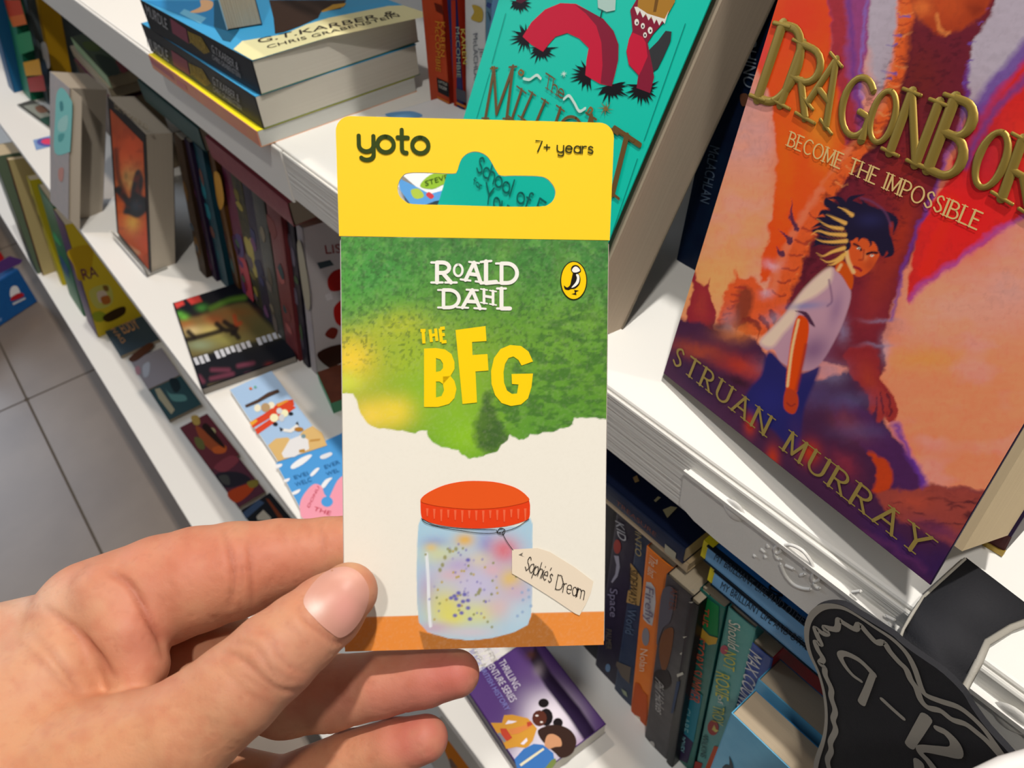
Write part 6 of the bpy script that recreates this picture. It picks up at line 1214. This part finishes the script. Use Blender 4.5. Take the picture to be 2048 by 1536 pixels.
bk, fr, _, _ = flatprint('paperback', 'plum and dark smoky book lying on the bottom shelf nearer the hand', (478, 1014), (522, 972), (424, 941), ZC + .006, .006, '#5a2c3c', [('#8a3f4a', pz_([(860, 1020), (1000, 920), (1080, 960), (960, 1060)]), True), ('#2a2630', pz_([(880, 1080), (1060, 1060), (1180, 1130), (1000, 1200), (930, 1170)]), True), ('#4a4a48', pz_([(900, 1100), (980, 1090), (1000, 1170), (940, 1160)]), True), ('#b8451f', pz_([(980, 1240), (1180, 1160), (1200, 1220), (1060, 1330)]), True), ('#8a7a34', pz_([(1150, 1150), (1240, 1130), (1240, 1180), (1180, 1200)]), True)], side='#2a1418', page='#8f8474')
bk, fr, _, _ = flatprint('paperback', 'black book with a blue grey band above the index finger', (535, 1090), (585, 1040), (482, 1020), ZC + .006, .006, '#16181e', [('#3f5270', pz_([(1110, 1420), (1250, 1300), (1300, 1330), (1140, 1470)]), False), ('#b9b0a0', pz_([(1230, 1450), (1290, 1390), (1360, 1460), (1350, 1490), (1240, 1480)]), False), ('#7a3a22', pz_([(1310, 1290), (1340, 1300), (1480, 1480), (1440, 1490)]), False)], side='#14151a', page='#8f8474')
bk, fr, _, _ = flatprint('picture_book', 'white book with an orange band low down by the ring finger', (960, 1680), (1060, 1600), (830, 1470), ZC + .006, .006, '#cfc6ba', [('#e0812a', vz([(180, 1060), (280, 1080), (480, 1346), (640, 1600), (420, 1600), (240, 1180)]), False), ('#8a6a5a', vz([(280, 1260), (300, 1250), (370, 1346), (300, 1346)]), False)], side='#b8b0a8')
# toy box on the floor and the low display beyond it
O = at_z(-150, 752, 0.0005); B = at_z(76, 603, 0.0005)
FB = Frame(O, B - O, (0, 0, 1)); bw_ = float(np.linalg.norm(B - O))
tb_ = thing('toy_box', 'blue boxed toy with a small white and red boat picture on the floor', 'box', FB.M)
rounded_box('carton', (0, 0, -0.16), (bw_, 0.085, 0), 0.002, laminate('#1f5a9a', '#174a86'), tb_)
patches(tb_, FB, FB, [('#5a3a7a', gz([(-400, 760), (120, 460), (290, 510), (260, 560), (80, 640), (-400, 900)]), False), ('#e4e2e2', gz([(130, 900), (160, 850), (220, 850), (260, 930), (250, 960), (140, 990)]), True), ('#b3262e', gz([(150, 985), (240, 935), (300, 945), (290, 985), (150, 1035)]), True), ('#c9ccd0', gz([(160, 1065), (320, 990), (330, 1010), (170, 1090)])), ('#6f8fc0', gz([(-200, 1330), (20, 1250), (20, 1290), (-200, 1390)]))], w0=.0006)
ring = thing('red_handle', 'red curved handle standing on the toy box at the left edge', 'handle', Matrix.Translation(FB.world(bw_ * .70, .0975, -.05)))
V = []; F = []
for i in range(25):
    a = math.pi * i / 24; c = np.array([0.075 * math.cos(a), 0, 0.095 * math.sin(a)]); nn = np.array([math.cos(a), 0, math.sin(a)])
    for k in range(8): b = 2 * math.pi * k / 8; V.append(c + nn * 0.011 * math.cos(b) + np.array([0, 1, 0]) * 0.011 * math.sin(b))
for i in range(24):
    for k in range(8): F.append((i * 8 + k, i * 8 + (k + 1) % 8, (i + 1) * 8 + (k + 1) % 8, (i + 1) * 8 + k))
rgt = np.array([FB.U * 1.0, np.cross([0, 0, 1], FB.U), [0, 0, 1.0]])
meshobj('grip', np.array(V) @ rgt, F, laminate('#c01f22'), ring, True)
dsp = thing('display_plinth', 'low white display plinth at the far left of the aisle', 'plinth', Matrix.Translation((-2.25, -0.28, 0)))
rounded_box('top', (-0.32, -0.35, 0.05), (0.30, 0.27, 0.075), 0.01, WHITE, dsp); rounded_box('base', (-0.28, -0.3, 0.0), (0.26, 0.22, 0.05), 0.004, WHITE, dsp)

# ---------------------------------------------------------------- black hand-lettered sign hooked over the top shelf
nz_ = lambda pts: [(1560 + x * .29684, 1080 + y * .29684) for x, y in pts]
FS = Frame((0.0, 0.152, ZA), (1, 0, 0), (0, 0, 1))
BLACK = mat('black_craft_foam', '#2c2c30', 0.8, 0.2, bump=((1500, 1500, 1500), 0.3, 0.0004)); SILV = mat('silver_paint', '#a39e94', 0.55, 0.4, bump=((1200, 1200, 1200), 0.3, 0.0003))
so = FS.world(0.0, -0.12, 0)
sign = thing('shelf_sign', 'black cut-out sign with silver border reading 9-12, hooked over the top shelf', 'sign', Frame(so, (1, 0, 0), (0, 0, 1)).M)
FSP = Frame(so, (1, 0, 0), (0, 0, 1))
outl = nz_([(163, 620), (172, 545), (200, 490), (250, 448), (330, 428), (420, 440), (520, 498), (650, 575), (760, 645), (800, 682), (880, 745), (960, 800), (1100, 900), (1230, 1030), (1290, 1130), (1400, 1280), (1560, 1455), (1700, 1640), (1500, 1760), (900, 1800), (420, 1760), (230, 1640), (228, 1540), (250, 1480), (290, 1340), (312, 1200), (300, 1050), (260, 900), (205, 780), (175, 690)])
mb = MB(); mb.prism([tuple(a) for a in FS.uv(smooth_path(outl, 3, True), 0)], -0.0022, 0.0); build_on(mb, 'board', BLACK, sign, FS, FSP)
def silver(name, strokes, w=.0003, parent=sign):
    mb = MB()
    for k_, (P, hw) in enumerate(strokes):
        w = w + .0001 * k_; q = smooth_path(nz_(P), 5); n_ = len(q)
        h = np.interp(np.linspace(0, 1, n_), np.linspace(0, 1, len(hw)), hw) if not np.isscalar(hw) else hw
        ribbon(mb, FS.uv(q, w), h, w, True)
    return build_on(mb, name, SILV, parent, FS, FSP)
silver('border_outer', [([(235, 1640), (245, 1500), (295, 1340), (312, 1200), (300, 1050), (262, 900), (208, 780), (183, 690), (180, 610), (195, 545), (225, 495), (280, 455), (350, 445), (430, 460), (520, 510), (640, 590), (760, 670), (850, 760), (905, 860), (950, 990), (985, 1045), (1080, 1085), (1200, 1125), (1290, 1190), (1370, 1270), (1430, 1350), (1500, 1450)], [.0008, .001, .0007, .0006, .0006, .0006, .0008, .0009, .0010, .0010, .0011, .0011, .0010, .0008, .0006, .0006, .0008, .0009, .0010, .0009, .0010, .0011, .0011, .0010, .0009, .0009, .0010])])
silver('border_inner', [([(330, 1540), (320, 1480), (345, 1420), (340, 1360), (375, 1280), (358, 1210), (372, 1150), (345, 1060), (345, 1000), (305, 910), (300, 860), (270, 830), (290, 800), (255, 740), (240, 690), (275, 700), (250, 640), (240, 595), (290, 630), (320, 625), (300, 590), (380, 600), (395, 540), (430, 560), (505, 600), (535, 570), (590, 630), (650, 690), (700, 690), (740, 750), (800, 820), (850, 870), (880, 940), (920, 1000), (950, 1080), (1000, 1130), (1080, 1150), (1160, 1210), (1250, 1240), (1330, 1300), (1400, 1360), (1490, 1460)], .0011)])
silver('numeral_nine', [([(545, 950), (490, 910), (440, 850), (405, 780), (440, 765), (520, 800), (580, 850), (630, 905)], [.0007, .0008, .0009, .0012, .0012, .0011, .0010, .0012]), ([(628, 900), (590, 1000), (550, 1095)], [.0011, .0012, .0014])])
silver('dash', [([(690, 1075), (760, 1140), (828, 1200)], [.0009, .0009, .0009])])
silver('numeral_one', [([(985, 1198), (930, 1290), (874, 1382)], [.0019, .0018, .0016])])
silver('numeral_two', [([(1060, 1270), (1120, 1300), (1180, 1370), (1180, 1430), (1080, 1420), (960, 1405), (945, 1430), (1000, 1490), (1050, 1560)], [.0012, .0014, .0018, .0022, .0018, .0014, .0012, .0013, .0015])])
silver('stroke_below', [([(935, 1500), (940, 1560)], .0018)])
# the strap that folds over the shelf edge
zt = ZA + 0.0016
L_ = [at_z(*nz_([(1250, 125)])[0], zt), at_z(*nz_([(1090, 270)])[0], zt), at_z(*nz_([(965, 385)])[0], zt + .001), at_y(*nz_([(890, 500)])[0], .1622), at_y(*nz_([(832, 600)])[0], .1600), at_y(*nz_([(806, 668)])[0], .1545)]
R_ = [at_z(*nz_([(1760, 515)])[0], zt), at_z(*nz_([(1560, 590)])[0], zt), at_z(*nz_([(1395, 690)])[0], zt + .001), at_y(*nz_([(1340, 820)])[0], .1622), at_y(*nz_([(1285, 920)])[0], .1600), at_y(*nz_([(1238, 1010)])[0], .1545)]
Vs = [tuple(a - so) for a in L_ + R_]; n_ = len(L_); Fs = [(i, n_ + i, n_ + i + 1, i + 1) for i in range(n_ - 1)]
Tm = np.array(FSP.M.inverted()); loc = [tuple((np.array(tuple(a) + (1,)) @ Tm.T)[:3]) for a in L_ + R_]
st_o = meshobj('strap', loc, Fs, BLACK, sign, True)
sd = st_o.modifiers.new('thickness', 'SOLIDIFY'); sd.thickness = 0.0012; sd.offset = 0
def edge_line(pts, hw, nm):
    V = []; F = []
    for i, p in enumerate(pts):
        a = pts[min(i + 1, len(pts) - 1)] - pts[max(i - 1, 0)]; a = nrm(a); up_ = nrm(np.cross(a, CAM - p)); out = nrm(np.cross(up_, a))
        for k in range(6): b = 2 * math.pi * k / 6; V.append(p + up_ * hw * math.cos(b) + out * hw * .5 * math.sin(b))
    for i in range(len(pts) - 1):
        for k in range(6): F.append((i * 6 + k, i * 6 + (k + 1) % 6, (i + 1) * 6 + (k + 1) % 6, (i + 1) * 6 + k))
    Vl = [tuple((np.array(tuple(a) + (1,)) @ Tm.T)[:3]) for a in V]; meshobj(nm, Vl, F, SILV, sign, True)
dn = lambda P, k: [p + nrm(CAM - p) * k for p in P]
edge_line(dn(R_, .0008), .0011, 'strap_edge'); edge_line(dn(L_, .0008), .0005, 'strap_edge')
# white paper tub close to the lens; only its rim shows in the lower right corner
rz_ = float(at_d(2010, 1512, .15)[2]); mid = at_z(2022, 1506, rz_); n2 = nrm([0.147, -0.071, 0]); RR = 0.05; cen = mid + n2 * RR
tub = thing('paper_tub', 'white round paper tub whose rim crosses the lower right corner', 'tub', Matrix.Translation((cen[0], cen[1], rz_ - 0.085)))
PAPER = mat('white_paper', '#eceae8', 0.6, 0.3)
def lathe(name, prof, m, parent, n=48):
    V = []; F = []; k = len(prof)
    for i in range(n):
        a = 2 * math.pi * i / n
        for r_, z_ in prof: V.append((r_ * math.cos(a), r_ * math.sin(a), z_))
    for i in range(n):
        for j in range(k - 1): F.append((i * k + j, ((i + 1) % n) * k + j, ((i + 1) % n) * k + j + 1, i * k + j + 1))
    return meshobj(name, V, F, m, parent, True)
lathe('wall', [(0.0, 0.002), (RR - .013, 0.002), (RR - .012, 0.0), (RR - .0015, 0.085), (RR - .0025, 0.085), (RR - .013, 0.003), (0.0, 0.003)], PAPER, tub)
lathe('rolled_rim', [(RR - .002 + .0022 * math.cos(b), 0.085 + .0022 * math.sin(b)) for b in np.linspace(0, 2 * math.pi, 10)], PAPER, tub)
